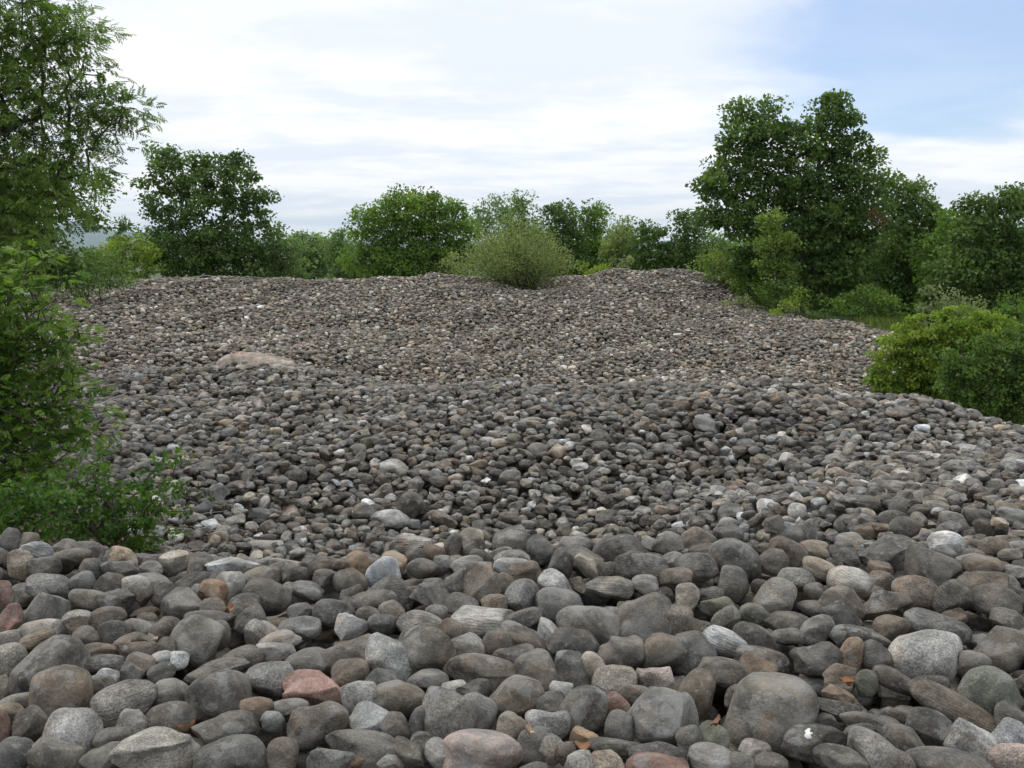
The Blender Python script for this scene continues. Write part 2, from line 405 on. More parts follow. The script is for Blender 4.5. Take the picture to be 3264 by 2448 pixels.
# ------------------------------------------------------------------ stones
def icosphere(level):
    t = (1 + 5 ** .5) / 2
    v = [(-1, t, 0), (1, t, 0), (-1, -t, 0), (1, -t, 0), (0, -1, t), (0, 1, t), (0, -1, -t), (0, 1, -t), (t, 0, -1), (t, 0, 1), (-t, 0, -1), (-t, 0, 1)]
    f = [(0, 11, 5), (0, 5, 1), (0, 1, 7), (0, 7, 10), (0, 10, 11), (1, 5, 9), (5, 11, 4), (11, 10, 2), (10, 7, 6), (7, 1, 8), (3, 9, 4), (3, 4, 2), (3, 2, 6), (3, 6, 8), (3, 8, 9), (4, 9, 5), (2, 4, 11), (6, 2, 10), (8, 6, 7), (9, 8, 1)]
    v = [np.array(p, float) / np.linalg.norm(p) for p in v]
    for _ in range(level):
        cache, nf = {}, []
        def mid(a, b):
            k = (min(a, b), max(a, b))
            if k not in cache:
                p = v[a] + v[b]; v.append(p / np.linalg.norm(p)); cache[k] = len(v) - 1
            return cache[k]
        for a, b, c in f:
            x, y, z = mid(a, b), mid(b, c), mid(c, a)
            nf += [(a, x, z), (b, y, x), (c, z, y), (x, y, z)]
        f = nf
    return np.array(v), np.array(f)
ICO3 = icosphere(3); ICO4 = icosphere(4)

def stone_shape(V, g, angular=0.0):
    """a water-worn cobble of unit half-size: squarish ellipsoid, a few flattened sides, low lumps"""
    n = g.uniform(2.0, 2.9)
    p = V / (np.abs(V) ** n).sum(1, keepdims=True) ** (1 / n)
    for _ in range(int(g.integers(3, 7) + 5 * angular)):
        d = g.normal(size=3); d /= np.linalg.norm(d)
        lim = g.uniform(0.66, 0.95) - 0.16 * angular
        e = p @ d - lim
        p = p - np.where(e > 0, e, 0)[:, None] * d * (0.72 + 0.22 * angular)
    r = np.ones(len(p))
    for k in range(10):
        d = g.normal(size=3); d /= np.linalg.norm(d)
        fr = (1.6, 2.1, 2.6, 3.2, 4.0, 5.2, 6.6, 8.5, 11, 14)[k]
        r += (0.070, 0.065, 0.055, 0.042, 0.032, 0.021, 0.015, 0.010, 0.008, 0.006)[k] * (1 + 0.6 * angular) * np.cos(fr * (p @ d) + g.uniform(0, 6.28))
    p = p * r[:, None]
    # one end fuller than the other, and a slight bend
    p = p * (1 + g.uniform(-0.18, 0.18) * p[:, :1]) 
    p[:, 2] += g.uniform(-0.12, 0.12) * p[:, 0] ** 2
    p -= (p.max(0) + p.min(0)) / 2
    return p / ((p.max(0) - p.min(0)) / 2)

TONE = {'d': (0.144, 0.134, 0.116), 'm': (0.225, 0.213, 0.188), 'l': (0.365, 0.351, 0.318), 'w': (0.51, 0.51, 0.49), 'b': (0.182, 0.154, 0.121),
        't': (0.310, 0.267, 0.208), 'r': (0.230, 0.148, 0.118), 'p': (0.355, 0.296, 0.258), 'o': (0.235, 0.174, 0.118), 'g': (0.160, 0.158, 0.118), 'q': (0.33, 0.205, 0.165)}
WORD = {'d': 'dark grey', 'm': 'mid-grey', 'l': 'pale grey', 'w': 'whitish', 'b': 'brownish', 't': 'tan', 'r': 'reddish', 'p': 'pinkish', 'o': 'rust-tinged', 'g': 'mossy grey-green', 'q': 'reddish'}

# Stones of the near heap that can be told apart. Each line: centre, width, height and tilt as read from one of three enlarged crops of the
# photograph, a tone with marks (a angular, s speckled, k lichen, v banded, h down in the hollow), and for well-known ones a short name and a full label.
CROP_A = (0, 1650, 0.4973, """
65 140 150 140 0 d
175 150 150 110 15 d
225 205 210 105 18 w.v|white striped stone|white stone with grey stripes resting at the back edge by the shrub
135 290 155 165 0 t.s|tan rounded stone|tan rounded stone leaning against the white striped one
460 245 230 90 0 m
560 220 190 130 20 d
790 250 175 112 15 t.s|tan egg stone|tan egg-shaped stone on the crest under the shrub's tip
330 205 110 80 30 d
285 310 200 110 0 d.k
455 325 110 90 0 b
580 320 150 110 0 d
755 325 230 90 10 d
1120 285 195 130 0 l.s|thinly cracked stone|pale grey stone with a thin diagonal crack on the crest
1265 310 115 120 20 d.k
1490 312 330 105 5 l.sk|white-crusted long stone|long flat stone crusted with white lichen on the crest
1465 425 185 190 30 l|upright pale egg|pale grey egg-shaped stone standing upright among dark ones
1680 375 250 115 -5 b.k
1885 345 160 115 10 d
2050 310 150 105 -20 d
1845 395 120 72 20 t
1975 460 195 95 10 m
310 430 260 140 5 m.sk
520 420 175 120 -20 d
705 415 190 120 10 d
870 425 165 110 0 l.s
920 490 125 112 0 d
1040 470 135 125 10 d
560 510 220 92 15 t
745 520 230 110 10 d
305 580 255 175 15 m.k
28 490 100 170 0 r
65 650 160 185 20 r.a|dark red block|dark red angular block at the left rim of the heap
510 650 210 115 10 l.s
690 635 220 122 10 d
1180 545 275 190 -5 m.ak|angular mossy block|angular grey block with mossy faces in the left of the heap
1375 495 225 165 20 o
1365 580 160 125 0 d
1710 490 300 195 10 d|big smooth dark stone|big smooth dark stone with a rounded back right of the pale egg
1580 580 220 185 -20 d
1930 600 165 95 0 d
1680 735 212 172 0 l.s|round speckled stone|round pale speckled stone, ball-like, left of the white-faced boulder
1255 775 310 275 30 m.k|large mossy stone|large grey stone flecked with yellow moss in the left half
1410 740 130 155 0 d
1350 650 320 95 8 d
1920 700 265 115 -5 d.k
1600 650 200 130 -20 d
265 715 275 115 -5 l
240 775 225 95 -10 t.v
740 740 212 165 0 d
890 710 195 115 20 m
850 795 262 105 0 d
560 760 145 150 -60 d
1060 710 205 125 -25 d
1080 830 135 125 0 b
630 850 262 95 10 b
900 850 245 112 -5 d
310 955 490 270 -25 d.k|long grey boulder|long grey boulder lying tilted behind the big brown one
385 1135 385 335 0 b.k|big brown boulder|big brown rounded boulder at the lower left
660 940 245 112 5 d.v
1150 905 122 92 0 w.s|white quartz stone|small white quartz stone wedged between dark ones
1045 900 150 82 0 w
900 930 185 145 0 b
700 1015 175 85 20 w.a
645 1065 172 105 0 d
850 990 145 132 0 m.a
1040 980 165 95 -20 d
1770 860 235 105 0 l.sk
1790 780 262 92 -15 m
1560 890 252 115 -10 d
1965 930 315 155 -5 d
1740 1015 315 195 15 m.s
1400 1115 395 240 -5 d.k|broken-ended dark boulder|dark boulder with a broken jagged right end left of the salmon-red stone
1390 970 395 105 -8 d.vk
2005 1085 372 195 -3 q.a|salmon-red stone|salmon-red angular stone, the most vividly coloured of the near heap
1840 1210 265 95 0 m
780 1180 455 245 -10 m.vs|stone with a ring|banded grey stone with an oval ring on its face
1090 1110 235 145 -5 m.k
1640 1230 205 145 10 b
1090 1285 302 185 -10 d
840 1330 195 175 20 m
460 1395 352 292 10 l.s|large granite stone|large light granite stone with fine speckles at the lower left
720 1420 225 145 0 d
1450 1345 410 182 5 d.k|lichen-disc stone|dark flat stone carrying two pale lichen discs
2040 1315 375 225 0 b.k
1000 1500 520 265 -10 l.sa|rough granite boulder|rough coarse-grained granite boulder at the bottom edge
1480 1520 455 225 0 d
665 1535 275 145 -10 d
360 1520 335 205 10 d
100 1500 235 175 0 d
1800 1520 205 205 10 d
60 1255 185 135 0 t
190 1320 205 205 0 d
110 1180 225 95 0 m
60 920 205 205 0 m.s
40 790 165 125 0 m
1750 1300 150 110 0 m
30 1080 105 135 0 d
18 1330 95 175 0 r
""")
CROP_B = (1000, 1650, 0.5425, """
450 38 222 95 0 l.sh|light oval boulder|light grey oval boulder, largest in the hollow behind the crest
765 40 152 98 0 b.ah
565 155 245 112 -4 l.v|layered pale block|pale layered block on the crest in the middle
920 115 152 105 -5 t
945 170 132 105 -20 d
1150 140 200 165 0 d.k|cone-shaped stone|dark cone-shaped stone standing up from the crest
820 170 105 152 0 d
710 195 142 75 0 b
595 225 112 85 0 d
255 275 142 142 0 o|orange-tinged stone|orange-tinged rounded stone behind the pale cracked one
470 245 152 95 5 t
405 315 198 155 -10 w.k|pale cracked stone|pale stone with a cracked flat face left of centre
640 290 182 95 5 d
755 270 115 92 0 m.s
980 235 132 85 15 d
900 275 192 85 -10 m
1165 235 212 85 0 m.s
1180 280 242 82 10 l
1330 180 155 145 0 d.k
1460 255 135 142 20 d
1540 160 192 95 10 m
1790 168 300 128 -5 d|smooth crest oval|smooth dark oval stone on the crest right of centre
1925 285 322 155 10 d.vk|layered dark slab|layered dark slab just below the smooth crest stone
1620 290 205 85 50 t.a|leaning tan plate|tan plate leaning steeply against dark stones
1720 300 125 85 0 d
2080 140 185 105 0 m.k
2120 250 160 92 0 m
1740 400 272 105 0 m.v
1950 385 162 92 5 m
2130 350 192 105 -10 b
985 385 218 232 10 b.ak|brown angular block|brown angular block standing at the centre of the heap
1120 400 175 145 -20 d
840 385 145 122 -15 d
700 450 262 155 10 d.a
440 430 285 165 -5 d.v
350 490 285 115 0 d
215 370 175 155 -30 d
230 460 135 105 -20 d
60 365 125 115 0 d
870 510 195 115 20 m
1060 500 155 95 0 t.s
1225 460 205 182 -15 m.s
1425 385 218 125 20 l.s|light lopsided stone|light lopsided stone above the centre of the heap
1440 505 292 175 5 m|broad grey stone|broad smooth grey stone touching the light lopsided one
1230 315 205 112 0 b
460 535 155 95 0 b
720 560 135 95 0 m
120 550 245 135 15 d.k
320 565 145 85 0 d
225 635 195 145 0 l.a|pale chipped stone|pale chipped angular stone left of the black and white boulder
405 620 175 118 0 d
640 625 295 132 15 m.v
985 600 370 138 3 l.v|long bluish stone|long bluish-grey banded stone lying across the middle
1215 600 265 105 -20 d
1390 670 175 165 -20 l.a
1620 610 382 175 10 m.k|wide cracked stone|wide grey stone with a pale crack across it
1945 580 338 228 -15 d|big black-grey boulder|big black-grey boulder right of the wide cracked stone
2090 600 262 175 0 b.s
800 655 155 115 0 d
660 785 345 285 20 d.k|big greenish boulder|big dark greenish boulder beside the black and white one
445 822 282 275 0 l.sk|black and white boulder|round black-and-white speckled boulder left of centre
210 790 335 195 10 b
215 905 215 135 -10 b
895 765 225 145 -5 m.k
1110 735 235 135 20 d
1240 705 318 118 22 d.k|dark tilted plate|dark tilted plate near the centre
1520 735 305 155 0 d
1800 785 275 185 5 d
2060 790 255 195 10 d
980 885 425 150 5 d
1180 830 265 135 -10 d
1310 900 245 222 -40 d
1530 890 265 175 25 d
1630 870 165 135 30 l
2000 945 232 172 20 p.as|pinkish blocky stone|pinkish pale blocky stone right of centre
1770 960 262 175 -10 m.s
265 1050 212 185 0 l.s|granite cube|squarish light granite stone right of the salmon-red stone
420 960 235 115 15 d
500 1070 335 175 10 b.k
320 1175 222 155 15 l.a|angular pale stone|angular pale stone in front of the squarish granite
670 950 235 95 0 m
810 1000 182 75 -10 l
930 1010 225 105 -5 d
1190 1040 335 185 0 b.k
790 1170 345 275 25 m.ks|lichen-patched stone|grey stone with large pale lichen patches in the lower middle
950 1130 235 175 30 m
1460 1000 135 115 -30 l
1580 1120 250 270 40 d.k|tall dark stone|tall dark stone behind the light oval one
1390 1090 185 115 -20 d
1765 1098 195 135 0 r|smooth reddish egg|smooth reddish egg-shaped stone right of the tall dark one
1900 1040 195 95 10 b
2030 1185 352 322 0 m.k|big moss-flecked boulder|big grey boulder flecked with moss right of the reddish egg
1385 1195 248 165 -15 l.s|light oval stone|light grey oval stone in the lower middle
1165 1240 175 165 0 t
480 1225 175 145 0 d
80 1200 265 235 0 b.k
300 1345 455 175 15 d
605 1200 95 165 10 d
640 1330 165 135 0 d
990 1380 452 215 5 p.k|large pink-sided boulder|large pale boulder with a pink right side at the bottom edge
285 1390 205 135 -10 o
740 1370 152 145 -35 m
100 1425 275 155 0 m.s
1388 1338 190 122 48 l.s|small bluish oval|small bluish speckled oval stone beside the pink-sided boulder
1590 1290 165 95 15 o.a
1800 1220 175 165 0 d
1480 1375 115 105 0 d
1290 1325 185 185 0 d
1570 1425 185 105 0 l.s
1720 1432 205 115 0 t.s
1760 1350 305 85 0 d
2020 1390 322 155 0 d
2020 1450 352 135 -5 r.k
560 1390 225 125 30 d
450 1440 165 95 0 m
""")
CROP_C = (2164, 1550, 0.5413, """
320 20 145 95 0 b.k
510 70 92 45 0 l
745 195 122 75 -10 w.a|white angular stone|white angular stone behind the crest on the right
770 270 85 145 0 m.s
890 150 125 75 0 d
560 220 115 95 -10 d
110 320 212 155 0 b.k|lichen-streaked brown stone|brown stone with a pale lichen streak on the crest
285 280 185 95 0 d
335 420 315 178 30 d.k|smooth sloping dark boulder|smooth dark boulder sloping down to the right on the crest
100 462 245 135 0 d
550 430 185 125 10 d
640 380 232 125 25 b
800 370 185 95 5 t
640 290 195 105 5 d
1040 240 125 65 -15 t
1150 215 95 65 0 l
1220 382 375 145 -25 d.ak|slanting dark plank|long dark plank-shaped stone slanting up to the right
1000 420 135 85 20 d
1330 230 165 95 15 d
1500 120 192 125 10 t.a|tan split block|tan split block with a dark underside far right
1320 120 155 105 0 d
1620 220 185 115 0 d
1580 340 195 145 -15 w.v|blue-white veined stone|blue-white stone with pale veins at the upper right
1470 470 292 195 20 d|plump dark stone|plump dark stone below the blue-white veined one
1780 460 225 95 0 b
1850 350 165 95 0 b
1000 560 248 168 20 l.v|light domed stone|light domed stone with faint streaks right of centre
960 665 255 145 5 b
690 540 205 115 15 m.s
835 480 215 95 15 t
565 632 245 165 -5 m.sk|oval stone with moss|smooth grey oval stone with a mossy top
320 560 175 175 0 d
190 640 155 85 -15 d.v
50 640 135 135 0 t
225 700 195 95 -5 g
280 785 185 115 -45 d.k
450 755 185 115 20 g
640 800 275 115 5 b
800 610 125 85 0 d
960 765 245 155 10 d.a
1230 695 315 155 10 d.ka
1400 612 275 155 10 b.s
1610 650 195 190 40 d.v|striped dark slab|dark slab with fine stripes at the right
1790 560 275 115 -10 b
1860 662 295 155 0 d
1250 820 195 125 15 b
1520 818 365 132 10 d.s
1940 780 195 115 0 d
250 895 285 115 20 w.v|white flat stone|white flat stone with fine cracks, whitest on the right
440 890 255 135 25 d
820 860 195 175 -10 m.ak|mossy rough cube|rough cube-like stone with mossy top behind the great pale boulder
640 870 205 65 0 m
1080 900 365 125 10 d.k
810 1005 292 160 -10 d
1010 988 140 205 15 o.k|rust-topped stone|upright stone with a rusty top and a pale lichen patch
1155 1005 195 145 30 d
480 1015 315 115 5 d.k
90 970 265 215 0 d
240 1105 285 198 20 d
460 1095 225 155 15 o|half-orange stone|half-orange half-grey stone behind the largest boulder
1440 985 408 268 -5 l.s|great pale boulder|great pale rounded boulder with a crack, brightest at the right
1920 930 235 205 30 b.ak
1740 1040 175 125 0 d
950 1120 205 145 -20 b.a
1105 1148 132 130 0 g|small green-grey ball|small green-grey ball-like stone left of the great pale boulder
1270 1135 255 95 20 d
1490 1160 195 85 -5 d
1835 1212 332 268 20 g.k|mossy boulder|large mossy boulder below the great pale one
540 1315 535 385 -10 m.k|largest boulder|largest grey boulder of the near heap, lower right
930 1235 185 90 20 o.a
920 1300 335 110 15 d.va
1610 1290 515 135 22 b.v|long low stone|long low brown stone pointing at the mossy boulder
100 1200 195 235 20 b
40 1340 145 235 0 m
200 1472 192 152 10 g
70 1490 155 135 -20 d
340 1230 135 115 0 d
820 1495 385 178 5 d|white-marked stone|dark stone with a small white mark at the bottom right
850 1390 155 95 5 d
1150 1400 375 115 0 d
1060 1450 195 95 -15 d
1330 1340 175 85 0 b
1500 1420 305 185 15 d.k
1720 1512 295 200 35 l.as|light faceted stone|light faceted stone pointing down to the right corner
1940 1470 195 185 0 l.s
1950 1592 225 155 0 p.s|pink granite corner stone|pinkish granite stone in the bottom right corner
1180 1585 385 210 15 m.s
1320 1500 245 155 10 d
1590 1612 485 125 0 d
950 1612 305 135 5 d
190 1592 265 135 5 m.k
370 1632 155 115 0 d
540 1622 195 95 0 d
430 1540 115 75 0 g
1950 1350 165 145 0 d
""")

EXTENT = {}
near = []
def read_crop(crop):
    ox, oy, k, text = crop
    for line in text.strip().splitlines():
        head, *names = line.split('|')
        a = head.split()
        cx, cy, ww, hh, ang = (float(v) for v in a[:5])
        tone, _, marks = a[5].partition('.')
        near.append(dict(px=ox + cx * k, py=oy + cy * k, w=ww * k, h=hh * k, ang=ang, tone=tone, marks=marks,
                         short=names[0] if names else None, label=names[1] if names else None))
for c in (CROP_A, CROP_B, CROP_C): read_crop(c)
# a shared strip of two crops can list the same stone twice
keep = []
for s in near:
    if not any(abs(s['px'] - q['px']) < 0.30 * min(s['w'], q['w']) and abs(s['py'] - q['py']) < 0.30 * min(s['h'], q['h']) for q in keep): keep.append(s)
near = keep

HG = 0.025                                                          # height map of what has been laid so far
HX0, HX1, HY0, HY1 = -23.0, 14.0, 1.4, 47.5
hx = np.arange(HX0, HX1, HG); hy = np.arange(HY0, HY1, HG)
H = np.empty((len(hy), len(hx)), np.float32); SURF = np.empty_like(H)
for j in range(len(hy)):
    SURF[j] = S(hx, np.full_like(hx, hy[j]))
H[:] = SURF - 0.30
view_ok = np.abs(hx[None, :]) < (0.53 * hy[:, None] + 1.3)
inside = np.stack([in_stones(hx, np.full_like(hx, v)) for v in hy]) & view_ok

def lay(x, y, A, Ainv, sink=0.10, commit=False, z=None):
    """lower an ellipsoid at x, y until it touches; returns its centre height and the slices for the height map"""
    ex, ey, ez = math.sqrt(Ainv[0, 0]), math.sqrt(Ainv[1, 1]), math.sqrt(Ainv[2, 2])
    i0, i1 = int((x - ex - HX0) / HG) + 1, int((x + ex - HX0) / HG) + 1
    j0, j1 = int((y - ey - HY0) / HG) + 1, int((y + ey - HY0) / HG) + 1
    if i0 < 0 or j0 < 0 or i1 > len(hx) or j1 > len(hy) or i1 <= i0 or j1 <= j0: return None
    dx = (hx[i0:i1] - x)[None, :]; dy = (hy[j0:j1] - y)[:, None]
    bq = A[0, 2] * dx + A[1, 2] * dy
    disc = bq * bq - A[2, 2] * (A[0, 0] * dx * dx + A[1, 1] * dy * dy + 2 * A[0, 1] * dx * dy - 1)
    m = disc > 0
    if not m.any(): return None
    rt = np.sqrt(np.where(m, disc, 0)) / A[2, 2]; mid = -bq / A[2, 2]
    h = H[j0:j1, i0:i1]
    if z is None: z = float(np.where(m, h - (mid - rt), -9).max()) - sink * ez
    if commit:
        top = np.where(m, z + mid + rt, -9).astype(np.float32)
        np.maximum(h, top, out=h)
    return z, ez
def rot_of(yaw, tilt, tdir):
    return Matrix.Rotation(tdir, 3, 'Z') @ Matrix.Rotation(tilt, 3, 'X') @ Matrix.Rotation(yaw - tdir, 3, 'Z')

field = dict(co=[], rot=[], scl=[], tint=[], spk=[], lich=[], band=[])
NSHAPE = 44
BASE_R = 0.10
PAL = ['d', 'm', 'b', 't', 'l', 'w', 'g', 'r', 'o', 'p']
PALW = np.array([0.40, 0.26, 0.13, 0.070, 0.095, 0.024, 0.010, 0.003, 0.003, 0.005])
def random_look(g, near=False):
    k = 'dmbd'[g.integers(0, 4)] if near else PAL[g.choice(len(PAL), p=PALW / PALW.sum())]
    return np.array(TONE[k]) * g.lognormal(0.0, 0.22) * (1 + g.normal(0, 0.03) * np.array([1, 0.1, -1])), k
def add_field(p, rot, scl, g):
    tint, k = random_look(g, p[1] < 6.6)
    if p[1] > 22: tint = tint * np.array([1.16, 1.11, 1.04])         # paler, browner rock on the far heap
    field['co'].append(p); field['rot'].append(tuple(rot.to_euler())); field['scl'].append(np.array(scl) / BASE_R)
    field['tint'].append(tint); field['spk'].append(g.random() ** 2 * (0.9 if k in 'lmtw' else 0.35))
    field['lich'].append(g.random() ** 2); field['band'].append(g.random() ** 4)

def scatter(mask, size, sig, ceil, floor, rounds, g, batch, cand=2, amax=0.30):
    """drop stones where the heap is still lower than wanted"""
    for r in range(rounds):
        low = mask & (H < SURF + floor)
        jj, ii = np.nonzero(low)
        if len(jj) == 0: break
        n = min(batch, max(1, int(len(jj) * HG * HG / 0.012)))
        sel = g.integers(0, len(jj), n)
        for q in sel:
            j, i = jj[q], ii[q]
            if H[j, i] > SURF[j, i] + floor: continue
            a = min(amax, size * g.lognormal(0, sig))
            s3 = (a, a * g.uniform(0.62, 0.95), a * g.uniform(0.42, 0.78))
            best = None
            for _ in range(cand):
                rot = rot_of(g.uniform(0, 6.28), abs(g.normal(0, 0.36)), g.uniform(0, 6.28))
                M = np.array(rot)
                A = M @ np.diag([1 / s3[0] ** 2, 1 / s3[1] ** 2, 1 / s3[2] ** 2]) @ M.T
                Ai = M @ np.diag([s3[0] ** 2, s3[1] ** 2, s3[2] ** 2]) @ M.T
                x = hx[i] + g.uniform(-.3, .3) * a; y = hy[j] + g.uniform(-.3, .3) * a
                res = lay(x, y, A, Ai)
                if res is None: continue
                sc_ = res[0] + res[1] - float(S(x, y))
                if best is None or sc_ < best[0]: best = (sc_, x, y, A, Ai, res[0], rot)
            if best is None or best[0] > ceil: continue
            _, x, y, A, Ai, z, rot = best
            lay(x, y, A, Ai, commit=True, z=z)
            add_field((x, y, z), rot, s3, g)

gy_row = hy[:, None] * np.ones_like(hx)[None, :]
fg = inside & (gy_row < 7.0)
# under-layer of the near heap
scatter(fg, 0.115, 0.30, -0.055, -0.13, 7, np.random.default_rng(21), 2600, 2)
print('under-layer', len(field['co']), round(time.time() - T0, 1))

# the stones one can tell apart
sg = np.random.default_rng(77)
placed = []
for s in near:
    s['py'] += 0.10 * s['h']; s['h'] *= 1.20
    d = ray(s['px'], s['py'])
    ys = np.arange(2.4, 7.0, 0.02)
    g_ = EYE + d[2] / d[1] * ys - S(d[0] / d[1] * ys, ys)
    k = int(np.argmax(g_ < 0)) if (g_ < 0).any() else int(np.argmin(g_))
    if g_[k] < 0.13 and 'h' not in s['marks']: P = np.array([d[0] / d[1] * ys[k], ys[k], EYE + d[2] / d[1] * ys[k]])
    else: P = hit(s['px'], s['py'], 0.0, 7.6)
    if P is None: continue
    dep = depth_of(P)
    a, c_half = s['w'] * dep / F / 2, s['h'] * dep / F / 2
    a *= 1.06; c_half *= 1.08
    b_half = 0.5 * (a + c_half) * sg.uniform(0.85, 1.15)
    if 'h' in s['marks']: P = P + np.array([0, 0, 0.6 * c_half])
    s['P'], s['axes'], s['dep'] = P, (a, b_half, c_half), dep
    # axes: right, away, up; up leans between the vertical and the picture's up
    el = math.atan2(EYE - P[2], P[1]) * 0.55
    az = math.atan2(P[0], P[1])
    s['rot'] = Matrix.Rotation(-az, 3, 'Z') @ Matrix.Rotation(-el, 3, 'X') @ Matrix.Rotation(R(s['ang']), 3, 'Y')
    placed.append(s)
print('told apart', len(placed))
placed = sorted(placed, key=lambda s: (s['short'] is None, -s['w'] * s['h']))[:300]

lm = [s for s in placed if s['short']]
SIDES = ['right of', 'behind and right of', 'behind', 'behind and left of', 'left of', 'in front and left of', 'in front of', 'in front and right of']
ORD = ['', 'second ', 'third ', 'fourth ', 'fifth ', 'sixth ', 'seventh ', 'eighth ', 'ninth ', 'tenth ']
keys = {}
for s in placed:
    if s['short']: continue
    q = min(lm, key=lambda t: (t['px'] - s['px']) ** 2 + (t['py'] - s['py']) ** 2 * 1.6)
    dx, dy = s['px'] - q['px'], -(s['py'] - q['py']) * 1.3
    side = SIDES[int(round(math.atan2(dy, dx) / (math.pi / 4))) % 8]
    ar = s['w'] / s['h']
    form = 'angular' if 'a' in s['marks'] else 'elongated' if ar > 2.0 else 'rounded' if 0.8 < ar < 1.3 else 'oval'
    deco = 'speckled ' if 's' in s['marks'] else 'banded ' if 'v' in s['marks'] else ''
    keys.setdefault((deco + WORD[s['tone']] + ' ' + form + ' stone', side, q['short']), []).append((math.hypot(dx, dy), s))
for (what, side, short), lst in keys.items():
    lst.sort(key=lambda t: t[0])
    for k, (_, s) in enumerate(lst):
        s['label'] = f"{ORD[k]}{what} just {side} the {short}" if k == 0 else f"{ORD[k]}{what} away, {side} the {short}"

stone_obs = {}
for n, s in enumerate(placed):
    g = np.random.default_rng(1000 + n)
    angular = 1.0 if 'a' in s['marks'] else float(np.clip(g.normal(0.20, 0.25), 0, 1))
    V, Fc = ICO4
    v = stone_shape(V, g, angular) * np.array(s['axes'])
    o = obj('stone', mesh_np('stone', v, Fc, True, STONE))
    o.matrix_world = Matrix.Translation(Vector(s['P'])) @ s['rot'].to_4x4()
    t = np.array(TONE[s['tone']]) * g.lognormal(0, 0.10) * (1 + g.normal(0, 0.03) * np.array([1, 0.1, -1]))
    o['tint'] = [float(x) for x in t]
    o['spk'] = float(0.8 if 's' in s['marks'] else 0.22 * g.random())
    o['lich'] = float(1.0 if 'k' in s['marks'] else 0.75 * g.random())
    o['band'] = float(0.9 if 'v' in s['marks'] else 0.25 * g.random() ** 2)
    o['rnd'] = float(g.random())
    tag(o, s['label'], 'stone', 'large cobbles of the near heap')
    stone_obs[s['short'] or n] = o
    M = np.array(s['rot']); ax = s['axes']
    A = M @ np.diag([1 / q ** 2 for q in ax]) @ M.T; Ai = M @ np.diag([q ** 2 for q in ax]) @ M.T
    lay(s['P'][0], s['P'][1], A, Ai, commit=True, z=s['P'][2])
# a splash of white on one dark stone
so = stone_obs['white-marked stone']
mw = np.array(so.matrix_world); co = np.empty(len(so.data.vertices) * 3, np.float32); so.data.vertices.foreach_get('co', co); co = co.reshape(-1, 3)
wc = co @ mw[:3, :3].T + mw[:3, 3]
pj = np.array([project(p) for p in wc]); tgt = np.array([2164 + 770 * 0.5413, 1550 + 1462 * 0.5413])
cost = np.linalg.norm(pj - tgt, axis=1) + 60 * (wc[:, 1] - wc[:, 1].min())
iv = int(np.argmin(cost)); nrm = np.array(so.data.vertices[iv].normal)
ua = np.cross(nrm, [0.3, 0.2, 0.9]); ua /= np.linalg.norm(ua); ub = np.cross(nrm, ua)
gm = np.random.default_rng(9); ring = []
for k in range(16):
    a_ = 2 * math.pi * k / 16; rr_ = 0.014 * gm.uniform(0.35, 1.25)
    ring.append(co[iv] + nrm * 0.004 + ua * math.cos(a_) * rr_ + ub * math.sin(a_) * rr_ * 1.3)
ring = np.array(ring); mv = np.concatenate([[co[iv] + nrm * 0.0055], ring, ring - nrm * 0.012])
mf = [(0, 1 + k, 1 + (k + 1) % 16) for k in range(16)] + [t for k in range(16) for t in ((1 + k, 17 + k, 17 + (k + 1) % 16), (1 + k, 17 + (k + 1) % 16, 1 + (k + 1) % 16))]
WM, wmt = new_mat('white_splash'); wb = wmt.n('ShaderNodeBsdfPrincipled')
wmt.l(wmt.mix(wmt.smooth(wmt.noise(wmt.n('ShaderNodeTexCoord').outputs['Object'], 220.0, 3.0), 0.35, 0.65), (0.62, 0.62, 0.60, 1), (0.82, 0.82, 0.80, 1)), wb.inputs['Base Color']); out(wmt, wb.outputs[0])
obj('white_mark', mesh_np('white_mark', mv, np.array(mf), False, WM), so)
print('near stones', len(placed), round(time.time() - T0, 1))
# fillers between them
scatter(fg, 0.085, 0.28, 0.03, -0.075, 5, np.random.default_rng(22), 1500, 3)
print('fill', len(field['co']), round(time.time() - T0, 1))

# boulder slab lying in the far hollow
BP = hit(804, 1160, 0.0, 14.0)
def slab():
    g = np.random.default_rng(4)
    dep = depth_of(BP); hw = 0.5 * 250 * dep / F
    v = stone_shape(ICO4[0], g, 0.35) * np.array([hw, hw * 0.55, 0.31])
    v[:, 2] -= 0.10 * np.clip(-v[:, 0] / hw, 0, 1)
    o = obj('boulder', mesh_np('boulder', v, ICO4[1], True, STONE))
    o.location = (BP[0], BP[1] + 0.25, BP[2] - 0.10); o.rotation_euler = (R(6), R(2), R(4))
    o['tint'] = [0.37, 0.305, 0.255]; o['spk'] = 0.05; o['lich'] = 0.1; o['band'] = 0.35; o['rnd'] = 0.3
    tag(o, 'large tan boulder half buried among the grey stones at mid distance', 'boulder')
    A = np.diag([1 / hw ** 2, 1 / (hw * .55) ** 2, 1 / .42 ** 2]); Ai = np.diag([hw ** 2, (hw * .55) ** 2, .42 ** 2])
    lay(o.location[0], o.location[1], A, Ai, commit=True, z=o.location[2])
slab()

# the rest of the heaps
gr = np.random.default_rng(31)
midm = inside & (gy_row >= 6.6) & (gy_row < 14.2)
scatter(midm & (gy_row > 8.5), 0.135, 0.20, 0.30, 0.5, 1, gr, 150, 2)
scatter(midm, 0.076, 0.38, 0.12, -0.04, 8, gr, 5200, 2)
print('mid', len(field['co']), round(time.time() - T0, 1))
